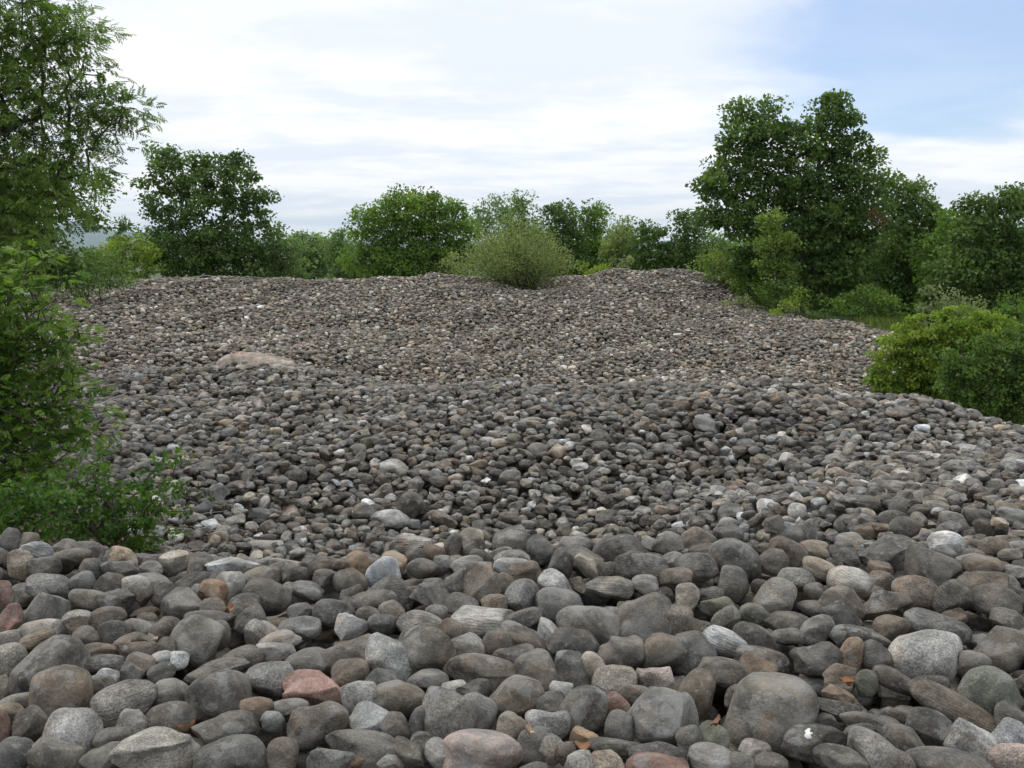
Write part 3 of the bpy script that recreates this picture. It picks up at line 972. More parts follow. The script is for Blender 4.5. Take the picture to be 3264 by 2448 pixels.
# farther off: a bed of stones laid once on the level and spread over the heaps, every stone with a look of its own
keep_n = len(field['co'])
TL = 7.0
HX0, HX1, HY0, HY1 = 0.0, TL, 0.0, TL
hx_keep, hy_keep, S_keep = hx, hy, S
hx = np.arange(-0.5, TL + 0.5, HG); hy = hx.copy(); HX0 = HY0 = -0.5
H = np.full((len(hy), len(hx)), -0.26, np.float32); SURF = np.zeros_like(H)
S = lambda x, y: 0.0
core = np.zeros_like(H, bool); k0, k1 = int(0.5 / HG), int((TL + 0.5) / HG); core[k0:k1, k0:k1] = True
scatter(core, 0.070, 0.38, 0.12, -0.055, 7, gr, 4200, 2)
S, hx, hy = S_keep, hx_keep, hy_keep
bed = {k: field[k][keep_n:] for k in field}
for k in field: del field[k][keep_n:]
bco = np.array(bed['co'])
print('bed', len(bco), round(time.time() - T0, 1))
BX, BY = BP[0], BP[1] + 0.25
for tx in range(-4, 3):
    for ty in range(0, 6):
        ox, oy = tx * TL + 3.1 * (ty % 2), 13.9 + ty * TL
        flip = (tx * 7 + ty * 3) % 4
        x, y = bco[:, 0].copy(), bco[:, 1].copy()
        for _ in range(flip): x, y = TL - y, x
        yaw = flip * math.pi / 2
        x, y = x + ox, y + oy
        ok = in_stones(x, y) & (np.abs(x) < 0.53 * y + 1.3) & (y < 47.4)
        ok &= ((x - BX) / (0.5 * 250 * BY / F * 0.92)) ** 2 + ((y - BY) / (0.5 * 250 * BY / F * 0.50)) ** 2 > 1
        z = S(x, y) + bco[:, 2]
        for q in np.nonzero(ok)[0]:
            e = bed['rot'][q]
            rt = Matrix.Rotation(yaw, 3, 'Z') @ Euler(e).to_matrix() if flip else Euler(e).to_matrix()
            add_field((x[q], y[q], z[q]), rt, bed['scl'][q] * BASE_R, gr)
print('far', len(field['co']), round(time.time() - T0, 1))

# one mass of stones: points that carry position, turn, size and tint, each drawn as one of a set of cobbles
shapes = bpy.data.collections.new('cobble_shapes')
for k in range(NSHAPE):
    g = np.random.default_rng(500 + k)
    V, Fc = ICO3 if k % 4 else ICO4
    v = stone_shape(V, g, float(np.clip(g.normal(0.42, 0.32), 0, 1))) * BASE_R
    so = bpy.data.objects.new('cobble_%02d' % k, mesh_np('cobble', v, Fc, True, STONE))
    shapes.objects.link(so)
N = len(field['co'])
fm = bpy.data.meshes.new('stone_heap')
fm.vertices.add(N); fm.vertices.foreach_set('co', np.array(field['co'], np.float32).ravel())
def put(nm, typ, arr, key):
    a = fm.attributes.new(nm, typ, 'POINT'); a.data.foreach_set(key, np.ascontiguousarray(arr).ravel())
put('rot', 'FLOAT_VECTOR', np.array(field['rot'], np.float32), 'vector')
put('scl', 'FLOAT_VECTOR', np.array(field['scl'], np.float32), 'vector')
put('tint', 'FLOAT_VECTOR', np.array(field['tint'], np.float32), 'vector')
for nm in ('spk', 'lich', 'band'): put(nm, 'FLOAT', np.array(field[nm], np.float32), 'value')
put('rnd', 'FLOAT', rng.random(N).astype(np.float32), 'value')
put('pick', 'INT', rng.integers(0, NSHAPE, N).astype(np.int32), 'value')
fm.update()
heap = obj('stone_heap', fm)
tag(heap, 'heaps of countless grey cobbles filling the clearing', 'stones', kind='stuff')
ng = bpy.data.node_groups.new('stones_on_points', 'GeometryNodeTree')
ng.interface.new_socket('Geometry', in_out='INPUT', socket_type='NodeSocketGeometry')
ng.interface.new_socket('Geometry', in_out='OUTPUT', socket_type='NodeSocketGeometry')
gn = NT(ng)
gin, gout = gn.n('NodeGroupInput'), gn.n('NodeGroupOutput')
iop = gn.n('GeometryNodeInstanceOnPoints')
ci = gn.n('GeometryNodeCollectionInfo'); ci.inputs['Collection'].default_value = shapes
ci.inputs['Separate Children'].default_value = True; ci.inputs['Reset Children'].default_value = True
def named(nm, typ):
    nd = gn.n('GeometryNodeInputNamedAttribute', data_type=typ); nd.inputs['Name'].default_value = nm
    return nd.outputs[0]
e2r = gn.n('FunctionNodeEulerToRotation'); gn.l(named('rot', 'FLOAT_VECTOR'), e2r.inputs[0])
gn.l(gin.outputs[0], iop.inputs['Points']); gn.l(ci.outputs[0], iop.inputs['Instance'])
iop.inputs['Pick Instance'].default_value = True
gn.l(named('pick', 'INT'), iop.inputs['Instance Index'])
gn.l(e2r.outputs[0], iop.inputs['Rotation']); gn.l(named('scl', 'FLOAT_VECTOR'), iop.inputs['Scale'])
gn.l(iop.outputs[0], gout.inputs[0])
heap.modifiers.new('stones', 'NODES').node_group = ng

# ------------------------------------------------------------------ plants
def leaf_arrays(c, d, nrm, L, wr, fold=0.16):
    """folded leaves: two triangles each, four corners"""
    d = d / np.linalg.norm(d, axis=1, keepdims=True)
    s = np.cross(nrm, d); s /= np.maximum(np.linalg.norm(s, axis=1, keepdims=True), 1e-6)
    n = np.cross(d, s); L = L[:, None]
    a = c - d * L * 0.5; b = c + d * L * 0.5
    mid = c - d * L * 0.06 + n * L * fold
    p, q = mid + s * L * wr * 0.5, mid - s * L * wr * 0.5
    V = np.stack([a, p, b, q], 1).reshape(-1, 3)
    k = np.arange(len(c))[:, None] * 4
    Fc = np.concatenate([k + np.array([[0, 1, 2]]), k + np.array([[0, 2, 3]])], 1).reshape(-1, 3)
    return V, Fc
def crown_mesh(name, V, Fc, lc, mat):
    me = mesh_np(name, V, Fc, False, mat)
    a = me.attributes.new('lc', 'FLOAT', 'POINT')
    a.data.foreach_set('value', np.repeat(lc, len(V) // len(lc)).astype(np.float32))
    return me

def tubes(segs, sides=5):
    """segs: list of (p, q, rp, rq)"""
    P = np.array([s[0] for s in segs]); Q = np.array([s[1] for s in segs])
    rp = np.array([s[2] for s in segs]); rq = np.array([s[3] for s in segs])
    d = Q - P; d = d / np.maximum(np.linalg.norm(d, axis=1, keepdims=True), 1e-9)
    h = np.where(np.abs(d[:, 2:]) < 0.9, np.array([[0, 0, 1.0]]), np.array([[1.0, 0, 0]]))
    u = np.cross(d, h); u /= np.linalg.norm(u, axis=1, keepdims=True); v = np.cross(d, u)
    V = []
    for k in range(sides):
        a = 2 * math.pi * k / sides
        V.append(P + (u * math.cos(a) + v * math.sin(a)) * rp[:, None])
    for k in range(sides):
        a = 2 * math.pi * k / sides
        V.append(Q + (u * math.cos(a) + v * math.sin(a)) * rq[:, None])
    V = np.stack(V, 1).reshape(-1, 3)
    o = np.arange(len(segs))[:, None] * (2 * sides)
    Fc = np.concatenate([o + np.array([[k, (k + 1) % sides, sides + (k + 1) % sides, sides + k]]) for k in range(sides)], 1).reshape(-1, 4)
    return V, Fc

def skeleton(base, stem, tips, g, r_tip, expo=2.3, maxr=0.35):
    """branches from a stem polyline out to every tip; thickness follows what each carries"""
    nodes = [np.array(base, float)]; par = [-1]
    for p in stem:
        for f in np.linspace(0, 1, 5)[1:]:
            prev = np.array(base if len(nodes) == 1 else nodes[stem_last], float) if f == 0.25 else start
            if f == 0.25: start = prev; s_par = len(nodes) - 1 if len(nodes) > 1 else 0
            nodes.append(start + (np.array(p) - start) * f + (g.normal(0, 0.02, 3) if f < 1 else 0)); par.append(len(nodes) - 2)
        stem_last = len(nodes) - 1
    ns = len(nodes)
    ctr = np.mean(tips, axis=0)
    order = np.argsort(np.linalg.norm(tips - np.array(stem[-1]) * 0.5 - ctr * 0.5, axis=1))
    ends = []
    for t in tips[order]:
        N_ = np.array(nodes)
        dv = t - N_
        dist = np.linalg.norm(dv, axis=1) + np.maximum(0, -dv[:, 2]) * 1.2
        dist[:max(1, ns // 3)] += 1.0
        k = int(np.argmin(dist)); p0 = nodes[k]
        L = np.linalg.norm(t - p0)
        sag = np.array([0, 0, 0.10 * L]) + g.normal(0, 0.07, 3) * L
        last = k
        m = 3 if L > 0.5 else 2
        for i in range(1, m + 1):
            f = i / m
            nodes.append(p0 + (t - p0) * f + sag * math.sin(math.pi * f)); par.append(last); last = len(nodes) - 1
        ends.append(last)
    nn = len(nodes); acc = np.zeros(nn)
    for e in ends: acc[e] += r_tip ** expo
    for i in range(nn - 1, 0, -1):
        acc[i] = max(acc[i], r_tip ** expo * 0.6); acc[par[i]] += acc[i]
    rad = np.minimum(acc ** (1 / expo), maxr)
    return [(nodes[par[i]], nodes[i], max(rad[i], rad[par[i]] if rad[par[i]] < 1.6 * rad[i] else rad[i] * 1.25), rad[i]) for i in range(1, nn)]

def fill_lobes(lobes, Yd, n, g, gap, depth=0.8, shell=0.42):
    """clump centres spread through ellipsoids given in the photograph's pixels at distance Yd"""
    C, Rr = [], []
    for l in lobes:
        px, py, rx, ry = l[:4]; dy = l[4] if len(l) > 4 else 0.0
        p = at(px, py, Yd + dy); k = depth_of(p) / F
        C.append(p); Rr.append((rx * k, depth * 0.5 * (rx + ry) * k, ry * k))
    C, Rr = np.array(C), np.array(Rr); vol = Rr.prod(1) ** 0.75; pr = vol / vol.sum()
    pts = []
    for _ in range(n * 12):
        i = g.choice(len(C), p=pr)
        d = g.normal(size=3); d /= np.linalg.norm(d)
        p = C[i] + d * Rr[i] * g.uniform(0, 1) ** shell * g.uniform(0.88, 1.12)
        if pts and np.min(np.linalg.norm(np.array(pts) - p, axis=1)) < gap: continue
        pts.append(p)
        if len(pts) >= n: break
    return np.array(pts)

def ball(g, n, p=0.42):
    d = g.normal(size=(n, 3)); d /= np.linalg.norm(d, axis=1, keepdims=True)
    return d * (g.uniform(0, 1, n) ** p)[:, None]
def clump_leaves(tips, per, rc, size, g, wr=0.6, flat=0.6, droop=0.0, centre=None, upright=0.45):
    n = len(tips) * per
    cl = np.repeat(np.arange(len(tips)), per)
    off = ball(g, n)
    lump = g.normal(0, 0.28, (len(tips), 3))                         # clumps are lopsided
    off = off + lump[cl] * np.abs(off[:, :1])
    sc_ = np.repeat(rc * g.uniform(0.6, 1.25, len(tips)), per)[:, None]
    c = tips[cl] + off * sc_ * np.array([1, 1, flat])
    d = off + g.normal(0, 0.55, (n, 3)) + np.array([0, 0, -droop])
    nr = off * 0.8 + np.array([0, 0, upright]) + g.normal(0, 0.42, (n, 3))
    L = size * g.uniform(0.65, 1.3, n)
    V, Fc = leaf_arrays(c, d, nr, L, wr)
    lc = np.clip(g.uniform(0, 1, n) * 0.5 + np.repeat(g.uniform(0, 1, len(tips)) ** 1.3 * 0.5, per), 0, 1)
    return V, Fc, lc
def pinnate(tips, per, rc, size, g, droop=0.4, pairs=4, flat=0.7):
    """compound leaves: leaflets in pairs along a midrib and one at its end"""
    n = len(tips) * per
    cl = np.repeat(np.arange(len(tips)), per)
    off = ball(g, n) * rc * np.array([1, 1, flat])
    b = tips[cl] + off
    d = off / np.maximum(np.linalg.norm(off, axis=1, keepdims=True), 1e-6) + g.normal(0, 0.45, (n, 3)) + np.array([0, 0, -droop])
    d /= np.linalg.norm(d, axis=1, keepdims=True)
    nr = np.array([0, 0, 1.0]) + g.normal(0, 0.4, (n, 3))
    s = np.cross(nr, d); s /= np.maximum(np.linalg.norm(s, axis=1, keepdims=True), 1e-6)
    nn = np.cross(d, s)
    L = size * g.uniform(0.7, 1.25, n)
    lcb = np.clip(g.uniform(0, 1, n) * 0.6 + np.repeat(g.uniform(0, 0.4, len(tips)), per), 0, 1)
    C, D, Nn, LL, K = [], [], [], [], []
    for k in range(pairs):
        f = 0.25 + 0.65 * k / pairs
        for sg_ in (-1, 1):
            dd = s * sg_ * 0.85 + d * 0.55 - nn * 0.2
            C.append(b + d * (L * f)[:, None] + dd * (L * 0.19)[:, None]); D.append(dd); Nn.append(nn); LL.append(L * 0.40); K.append(lcb)
    C.append(b + d * (L * 1.02)[:, None]); D.append(d); Nn.append(nn); LL.append(L * 0.42); K.append(lcb)
    C, D, Nn, LL, K = (np.concatenate(q) for q in (C, D, Nn, LL, K))
    V, Fc = leaf_arrays(C, D, Nn, LL, 0.36, 0.08)
    return V, Fc, np.clip(K + g.normal(0, 0.05, len(K)), 0, 1)

def plant(name, label, cat, basepx, lobes, Yd, mat, seed, n=90, per=110, rc=0.55, size=0.13, gap=0.35, r_tip=0.010, stems=1, wr=0.62, group=None,
          depth=0.8, shell=0.42, flat=0.6, style='simple', droop=0.1, stem_top=0.6, extra=(), per_extra=None, upright=0.45, pairs=4, maxr=0.35):
    g = np.random.default_rng(seed)
    tips = fill_lobes(lobes, Yd, n, g, gap * 1.22, depth, shell)
    if len(extra):
        ex = np.array([at(a, b, Yd + (c[0] if c else 0)) for a, b, *c in extra])
        tips = np.concatenate([tips, ex])
    bx, byy = basepx
    B = at(bx, byy, Yd); B[2] = float(S(B[0], B[1])) - 0.35
    top = tips[:, 2].max(); cen = tips.mean(0)
    root = empty(name, tuple(B))
    for k in range(stems):
        sub = tips[k::stems]
        b0 = B + (g.normal(0, 0.10, 3) * np.array([1, 1, 0]) if stems > 1 else 0)
        c2 = sub.mean(0) if stems > 1 else cen
        p1 = b0 + (c2 - b0) * 0.35 + g.normal(0, 0.12, 3) * np.array([1, 1, 0]); p1[2] = B[2] + (top - B[2]) * 0.28
        p2 = b0 + (c2 - b0) * 0.8; p2[2] = B[2] + (top - B[2]) * stem_top
        seg = skeleton(b0, [p1, p2], sub, g, r_tip, maxr=maxr)
        V, Fc = tubes(seg)
        obj('trunk' if stems == 1 else 'stem', mesh_np('trunk', V - B, Fc, True, BARK), root)
    if Yd > 33: size, wr, per = size * 1.06, wr * 1.1, int(per * 1.1)
    if style == 'pinnate': V, Fc, lc = pinnate(tips, per, rc, size, g, droop, pairs, flat)
    else: V, Fc, lc = clump_leaves(tips, per, rc, size, g, wr, flat, droop, cen, upright)
    tag(obj('crown', crown_mesh('crown', V - B, Fc, lc, mat), root), kind='stuff')
    tag(root, label, cat, group)
    return root, tips, B

# ---- trees behind the far heap
TB = 'trees round the far edge of the clearing'
plant('oak_tree', 'bushy oak with a ragged left spire standing behind the far heap, left of the gap', 'tree', (640, 905),
      [(540, 545, 60, 85), (640, 600, 120, 95), (760, 590, 80, 95), (800, 660, 60, 70), (560, 660, 95, 90), (640, 790, 190, 90), (760, 760, 110, 90), (520, 800, 75, 80), (690, 860, 160, 50)],
      46, OAK, 1, n=170, per=120, rc=0.62, size=0.15, gap=0.42, group=TB, extra=((462, 585), (850, 625), (495, 480), (520, 490), (755, 500), (690, 510), (620, 505)))
plant('low_tree', 'low pale green tree just right of the bushy oak', 'tree', (900, 910), [(890, 800, 70, 75), (900, 870, 60, 45)], 47, PALE, 2, n=36, per=110, rc=0.6, size=0.13, group=TB)
plant('low_tree', 'hazy blue-green tree filling the gap left of the round hornbeam', 'tree', (1010, 905), [(985, 800, 75, 65), (1050, 830, 50, 70), (960, 860, 80, 40)], 62, PALE, 3, n=60, per=100, rc=0.8, size=0.17, group=TB)
plant('low_tree', 'small blue-green tree against the sky at the left of the hornbeam', 'tree', (1090, 905), [(1085, 800, 40, 60), (1100, 860, 50, 40)], 58, PALE, 4, n=30, per=90, rc=0.7, size=0.16, group=TB)
plant('hornbeam_tree', 'broad round bright green tree behind the middle of the far heap', 'tree', (1310, 910),
      [(1320, 700, 150, 80), (1230, 760, 110, 90), (1400, 730, 105, 90), (1300, 830, 190, 80), (1460, 800, 70, 90), (1180, 840, 80, 60)],
      48, BEECH, 5, n=190, per=120, rc=0.65, size=0.14, gap=0.42, group=TB, extra=((1140, 690), (1170, 680), (1260, 630), (1380, 630), (1440, 650)))
plant('robinia_tree', 'feathery topped pale tree rising behind the olive bush, left top', 'tree', (1590, 900), [(1580, 670, 50, 40), (1600, 740, 80, 60), (1540, 720, 50, 60), (1640, 800, 100, 80)], 64, PALE, 6, n=70, per=100, rc=0.8, size=0.16, group=TB)
plant('robinia_tree', 'feathery topped pale tree rising behind the olive bush, right top', 'tree', (1670, 900), [(1660, 660, 40, 38), (1660, 730, 60, 50), (1700, 790, 80, 70)], 60, PALE, 7, n=55, per=100, rc=0.75, size=0.16, group=TB)
plant('oak_tree', 'dark small oak crown behind the saddle of the far heap', 'tree', (1790, 900), [(1790, 690, 60, 45), (1790, 760, 75, 60), (1800, 840, 90, 60)], 56, OAK, 8, n=66, per=110, rc=0.65, size=0.15, group=TB)
plant('low_tree', 'light green leafy tree right of the dark small oak crown', 'tree', (1890, 900), [(1890, 700, 55, 50), (1900, 790, 80, 70), (1880, 850, 80, 40)], 58, BEECH, 9, n=70, per=110, rc=0.7, size=0.15, group=TB)
plant('low_tree', 'olive green low tree behind the right hump of the far heap', 'tree', (1980, 880), [(1980, 780, 60, 70), (1980, 850, 70, 40)], 54, OLIVE, 10, n=46, per=110, rc=0.6, size=0.13, group=TB)
plant('oak_tree', 'dark oak with two pointed tops behind the right hump', 'tree', (2120, 880),
      [(2190, 740, 50, 60), (2080, 780, 65, 55), (2170, 820, 90, 60), (2090, 850, 90, 45)], 52, OAK, 11, n=90, per=110, rc=0.6, size=0.15, gap=0.4, group=TB, extra=((2165, 690), (2185, 690), (2060, 720), (2230, 710)))
plant('low_tree', 'pale tree in the gap left of the great oak', 'tree', (2270, 880), [(2275, 800, 50, 50), (2280, 870, 60, 40)], 56, PALE, 12, n=34, per=100, rc=0.7, size=0.16, group=TB)
BR = plant('oak_tree', 'great double-headed dark oak, tallest tree, right of the far heap', 'tree', (2560, 1010),
      [(2420, 440, 105, 95), (2660, 410, 80, 90), (2640, 500, 110, 70), (2450, 500, 100, 60), (2550, 450, 60, 70), (2360, 590, 115, 95), (2530, 580, 120, 110), (2700, 570, 95, 100), (2350, 690, 105, 70), (2480, 740, 110, 85), (2640, 700, 140, 100), (2760, 690, 75, 100), (2620, 850, 150, 100), (2420, 820, 80, 60)],
      39, OAK, 13, n=300, per=130, rc=0.60, size=0.15, gap=0.42, maxr=0.24, group=TB, stem_top=0.62, shell=0.5,
      extra=((2345, 350), (2370, 335), (2450, 335), (2650, 312), (2640, 325), (2670, 330), (2250, 590), (2270, 570), (2720, 380), (2770, 480), (2330, 440), (2310, 470), (2820, 560)))
g_ = np.random.default_rng(90)
tp = fill_lobes([(2800, 690, 30, 26)], 37.4, 5, g_, 0.15)
V, Fc, lc = clump_leaves(tp, 34, 0.32, 0.12, g_)
o = obj('withered_leaves', crown_mesh('withered_leaves', V - BR[2], Fc, lc, OAK_BROWN), BR[0]); tag(o, 'rusty brown withered spray', kind='stuff')
plant('oak_tree', 'dark rounded tree against the right flank of the great oak', 'tree', (2900, 1020), [(2870, 640, 90, 70), (2930, 720, 90, 80), (2890, 830, 120, 100), (2880, 950, 110, 70)], 42, OAK, 14, n=130, per=120, rc=0.65, size=0.15, gap=0.42, group=TB)
plant('oak_tree', 'tall leafy tree at the right rim with thin upper twigs', 'tree', (3180, 1060), [(3210, 680, 70, 70), (3120, 740, 90, 80), (3230, 800, 110, 100), (3090, 860, 110, 90), (3200, 940, 130, 90)],
      34, OAK, 15, n=170, per=120, rc=0.55, size=0.13, gap=0.36, group=TB, extra=((3240, 610), (3225, 620), (3260, 640), (3190, 660), (3100, 640), (3085, 650), (3140, 660)))
plant('low_tree', 'rounded olive tree between the great oak and the tree at the right rim', 'tree', (3020, 1040), [(3030, 740, 60, 70), (3010, 840, 80, 80), (3010, 960, 90, 80)], 38, BEECH, 16, n=90, per=110, rc=0.55, size=0.13, group=TB)
plant('sapling', 'slender yellow-green sapling in front of the great oak', 'tree', (2478, 990), [(2455, 700, 40, 25), (2495, 760, 45, 30), (2440, 780, 30, 25), (2440, 850, 40, 22), (2500, 850, 35, 40), (2475, 930, 50, 30)], 36.5, SAPLING, 17, n=34, per=100, rc=0.42, size=0.11, gap=0.25, group=TB)
BK = 'wooded backdrop beyond the clearing'
for k, (px, py, rx, ry, yd, m, lab) in enumerate((
        (2480, 800, 130, 110, 50, BEECH, 'shaded tree showing behind the great oak\'s trunk'),
        (2700, 860, 130, 120, 47, OAK, 'dark tree filling the shade right of the great oak\'s trunk'),
        (2850, 850, 130, 130, 52, OAK, 'dark tree behind the rounded tree on the great oak\'s right flank'),
        (3050, 820, 140, 130, 50, BEECH, 'green tree glimpsed behind the rounded olive tree'),
        (3250, 850, 150, 140, 48, OAK, 'dark tree behind the tall leafy one at the right rim'),
        (2620, 930, 140, 70, 45, OAK, 'low dark thicket tree in the shade under the great oak'),
        (2900, 960, 150, 80, 44, OAK, 'low dark thicket tree behind the grey-leaved bush'),
        (3140, 960, 140, 90, 41, BEECH, 'low green thicket tree behind the tree at the right rim'))):
    plant('thicket_tree', lab, 'tree', (px, py + ry + 40), [(px, py, rx, ry), (px - 40, py + 40, rx * .8, ry * .8), (px + 50, py + 30, rx * .8, ry * .8)], yd, m, 120 + k, n=70, per=110, rc=0.8, size=0.17, gap=0.6, group=BK)
BU = 'bushes round the clearing'
plant('bush', 'yellowish bush on the right end of the far heap under the great oak', 'bush', (2310, 940), [(2310, 850, 70, 60), (2330, 910, 60, 35)], 40.5, SAPLING, 18, n=46, per=90, rc=0.5, size=0.10, stems=3, group=BU)
plant('bush', 'loose green bush hugging the great oak\'s left foot', 'bush', (2390, 970), [(2390, 880, 55, 60), (2400, 930, 60, 40)], 39.5, BEECH, 19, n=44, per=90, rc=0.45, size=0.11, stems=3, group=BU)
plant('bush', 'green bush with level sprays at the great oak\'s right foot', 'bush', (2720, 1035), [(2700, 985, 90, 45), (2780, 975, 80, 55), (2830, 1010, 60, 30)], 35, BEECH, 20, n=70, per=90, rc=0.45, size=0.10, stems=4, flat=0.35, group=BU)
plant('bush', 'small bright bush at the foot of the slender sapling', 'bush', (2535, 1005), [(2535, 960, 40, 45), (2500, 985, 30, 20)], 35.2, YELLOWISH, 21, n=26, per=80, rc=0.35, size=0.09, stems=2, group=BU)
plant('bush', 'low straggling weeds between stones left of the slender sapling', 'bush', (2360, 985), [(2340, 960, 50, 22), (2420, 985, 50, 18)], 37.3, OLIVE, 22, n=26, per=60, rc=0.4, size=0.09, stems=3, group=BU)
def wand_bush(name, label, cat, basepx, Yd, width, height, mat, seed, wands, per, leaf, group, tuft=0.16):
    """a fan of thin upright wands, sparsely leaved towards their ends"""
    g = np.random.default_rng(seed)
    B = at(*basepx, Yd); k = depth_of(B) / F
    B[2] = float(S(B[0], B[1])) - 0.12
    W, Hh = width * k / 2, height * k
    root = empty(name, tuple(B))
    segs, C, D = [], [], []
    for _ in range(wands):
        a, sp_ = g.uniform(0, 6.28), g.uniform(0, 1) ** 0.6
        top = np.array([math.cos(a) * W * sp_, math.sin(a) * W * 0.8 * sp_, Hh * math.sqrt(max(0.06, 1 - 0.80 * sp_ ** 2)) * g.uniform(0.62, 1.06)])
        b0 = np.array([math.cos(a) * W * 0.25 * sp_, math.sin(a) * W * 0.25 * sp_, 0]) + g.normal(0, 0.1, 3) * np.array([1, 1, 0])
        pts = [b0 + (top - b0) * np.array([f ** 1.3, f ** 1.3, f ** 0.85]) + g.normal(0, 0.02, 3) for f in np.linspace(0, 1, 6)]
        segs += [(pts[i], pts[i + 1], 0.012 * (1 - i / 7), 0.012 * (1 - (i + 1) / 7)) for i in range(5)]
        pts = np.array(pts); f = g.uniform(0, 1, per) ** 0.7 * 5 * 0.92 + 0.4
        f = np.clip(f, 0, 4.999); i = f.astype(int); r = (f - i)[:, None]
        C.append(pts[i] * (1 - r) + pts[i + 1] * r + ball(g, per) * tuft); D.append((pts[i + 1] - pts[i]) * 0.6 + g.normal(0, 0.22, (per, 3)))
    C, D = np.concatenate(C), np.concatenate(D)
    V, Fc = tubes(segs, 4)
    obj('stem', mesh_np('stem', V, Fc, True, BARK), root)
    V, Fc = leaf_arrays(C, D + g.normal(0, 0.12, C.shape), g.normal(size=C.shape) + np.array([0, -0.3, 0.5]), leaf * g.uniform(0.6, 1.3, len(C)), 0.42)
    lc = np.clip(np.repeat(g.uniform(0, 0.5, wands), per) + g.uniform(0, 0.5, len(C)), 0, 1)
    tag(obj('crown', crown_mesh('crown', V, Fc, lc, mat), root), kind='stuff')
    tag(root, label, cat, group)
wand_bush('broom_bush', 'fan-shaped olive broom bush in the saddle of the far heap', 'bush', (1645, 922), 39.3, 390, 225, OLIVE, 23, 300, 70, 0.09, BU, 0.30)
plant('bush', 'thin brownish bush left of the olive broom bush', 'bush', (1440, 905), [(1440, 855, 55, 45)], 42, OLIVE, 24, n=26, per=60, rc=0.4, size=0.08, stems=4, group=BU, r_tip=0.008)
plant('bush', 'small silvery bush beside the right hump of the far heap', 'bush', (1985, 880), [(1985, 845, 32, 30)], 45.5, GREYGREEN, 25, n=20, per=80, rc=0.4, size=0.10, stems=2, group=BU)
plant('bush', 'yellow-green bush on the brow left of the small silvery one', 'bush', (1890, 890), [(1890, 860, 45, 25)], 45, YELLOWISH, 26, n=20, per=80, rc=0.4, size=0.10, stems=2, group=BU)
# ---- right middle distance
plant('hazel_bush', 'big yellow-green bush at the right edge behind the second heap', 'bush', (2930, 1270),
      [(2930, 1110, 110, 70), (3050, 1060, 90, 60), (3140, 1080, 90, 70), (2850, 1190, 70, 80), (2960, 1210, 110, 80), (2880, 1270, 80, 50)], 20, YELLOWISH, 27, n=210, per=90, rc=0.21, size=0.075, gap=0.14, stems=6, group=BU, r_tip=0.006, shell=0.6, flat=0.5,
      extra=((2800, 1130), (2830, 1080), (2900, 1020), (2935, 1010), (2990, 1010), (3030, 985), (3080, 990), (3130, 1000), (3180, 1010), (2785, 1200), (2800, 1260), (3010, 1000), (2870, 1040), (3215, 1030)))
plant('bush', 'dark glossy bush in front of the big yellow-green one', 'bush', (3130, 1370),
      [(3070, 1190, 70, 70), (3190, 1150, 80, 70), (3120, 1270, 100, 80), (3230, 1250, 90, 90), (3050, 1310, 60, 50), (3180, 1340, 90, 50), (3300, 1180, 80, 110)], 16.6, GLOSSY, 28, n=230, per=80, rc=0.17, size=0.062, gap=0.115, stems=5, group=BU, r_tip=0.005, shell=0.6, flat=0.55,
      extra=((3030, 1120), (3060, 1095), (3110, 1085), (3150, 1070), (3210, 1060), (3250, 1075), (3000, 1230), (2985, 1290), (3020, 1180), (3000, 1330)))
plant('bush', 'grey-leaved bush behind the big yellow-green one', 'bush', (3010, 1100), [(2990, 970, 60, 60), (3060, 1010, 90, 60)], 28, GREYGREEN, 29, n=60, per=90, rc=0.4, size=0.09, stems=4, group=BU)
plant('low_tree', 'shady bush at the right rim behind the yellow-green bush', 'tree', (3230, 1120), [(3230, 1010, 90, 70), (3130, 1030, 60, 50)], 29, BEECH, 30, n=70, per=100, rc=0.45, size=0.10, stems=3, group=BU)
# ---- left side
plant('bush', 'yellow-green bush in the gap left of the bushy oak', 'bush', (400, 900), [(400, 800, 80, 45), (350, 840, 70, 45), (450, 850, 50, 40)], 43, YELLOWISH, 31, n=60, per=100, rc=0.5, size=0.11, stems=4, group=BU)
plant('bush', 'dim green bush at the left end of the far heap', 'bush', (290, 925), [(290, 850, 90, 60), (250, 900, 70, 40), (350, 900, 60, 25)], 34, OAK, 32, n=60, per=100, rc=0.4, size=0.09, stems=4, group=BU)
plant('sapling', 'thin sapling standing alone against the mountains', 'tree', (388, 850), [(390, 720, 18, 30), (385, 770, 30, 20)], 44, OAK, 33, n=10, per=60, rc=0.35, size=0.12, gap=0.2, group=BU)
plant('ash_tree', 'leaning ash tree with reaching twigs at the upper left', 'tree', (-420, 1100),
      [(60, 110, 230, 150), (-60, 330, 300, 190), (120, 250, 150, 110), (-120, 60, 300, 200), (60, 560, 220, 150), (170, 500, 110, 80), (-150, 700, 280, 200), (190, 180, 60, 50)],
      13.5, ASH, 34, n=300, per=24, rc=0.34, size=0.165, gap=0.20, style='pinnate', droop=0.35, r_tip=0.006, depth=0.7, stem_top=0.5, shell=0.5,
      extra=((230, 100), (265, 130), (255, 90), (300, 240), (330, 250), (345, 300), (330, 330), (300, 340), (370, 335), (400, 350), (425, 345), (440, 360), (380, 390), (350, 400), (370, 430), (310, 440), (280, 410), (240, 330), (250, 420), (280, 360), (295, 480), (300, 545)))
plant('shade_tree', 'dark leafy tree with twiggy right edge below the ash', 'tree', (-60, 980),
      [(50, 650, 140, 100), (150, 590, 80, 70), (0, 780, 150, 100), (90, 720, 80, 80), (70, 850, 110, 60), (190, 840, 80, 60), (240, 885, 50, 35)], 19, OAK, 35, n=230, per=90, rc=0.40, size=0.095, gap=0.22, r_tip=0.006, shell=0.5,
      extra=((300, 570), (320, 590), (335, 575), (290, 640), (270, 680), (290, 690), (300, 720)))
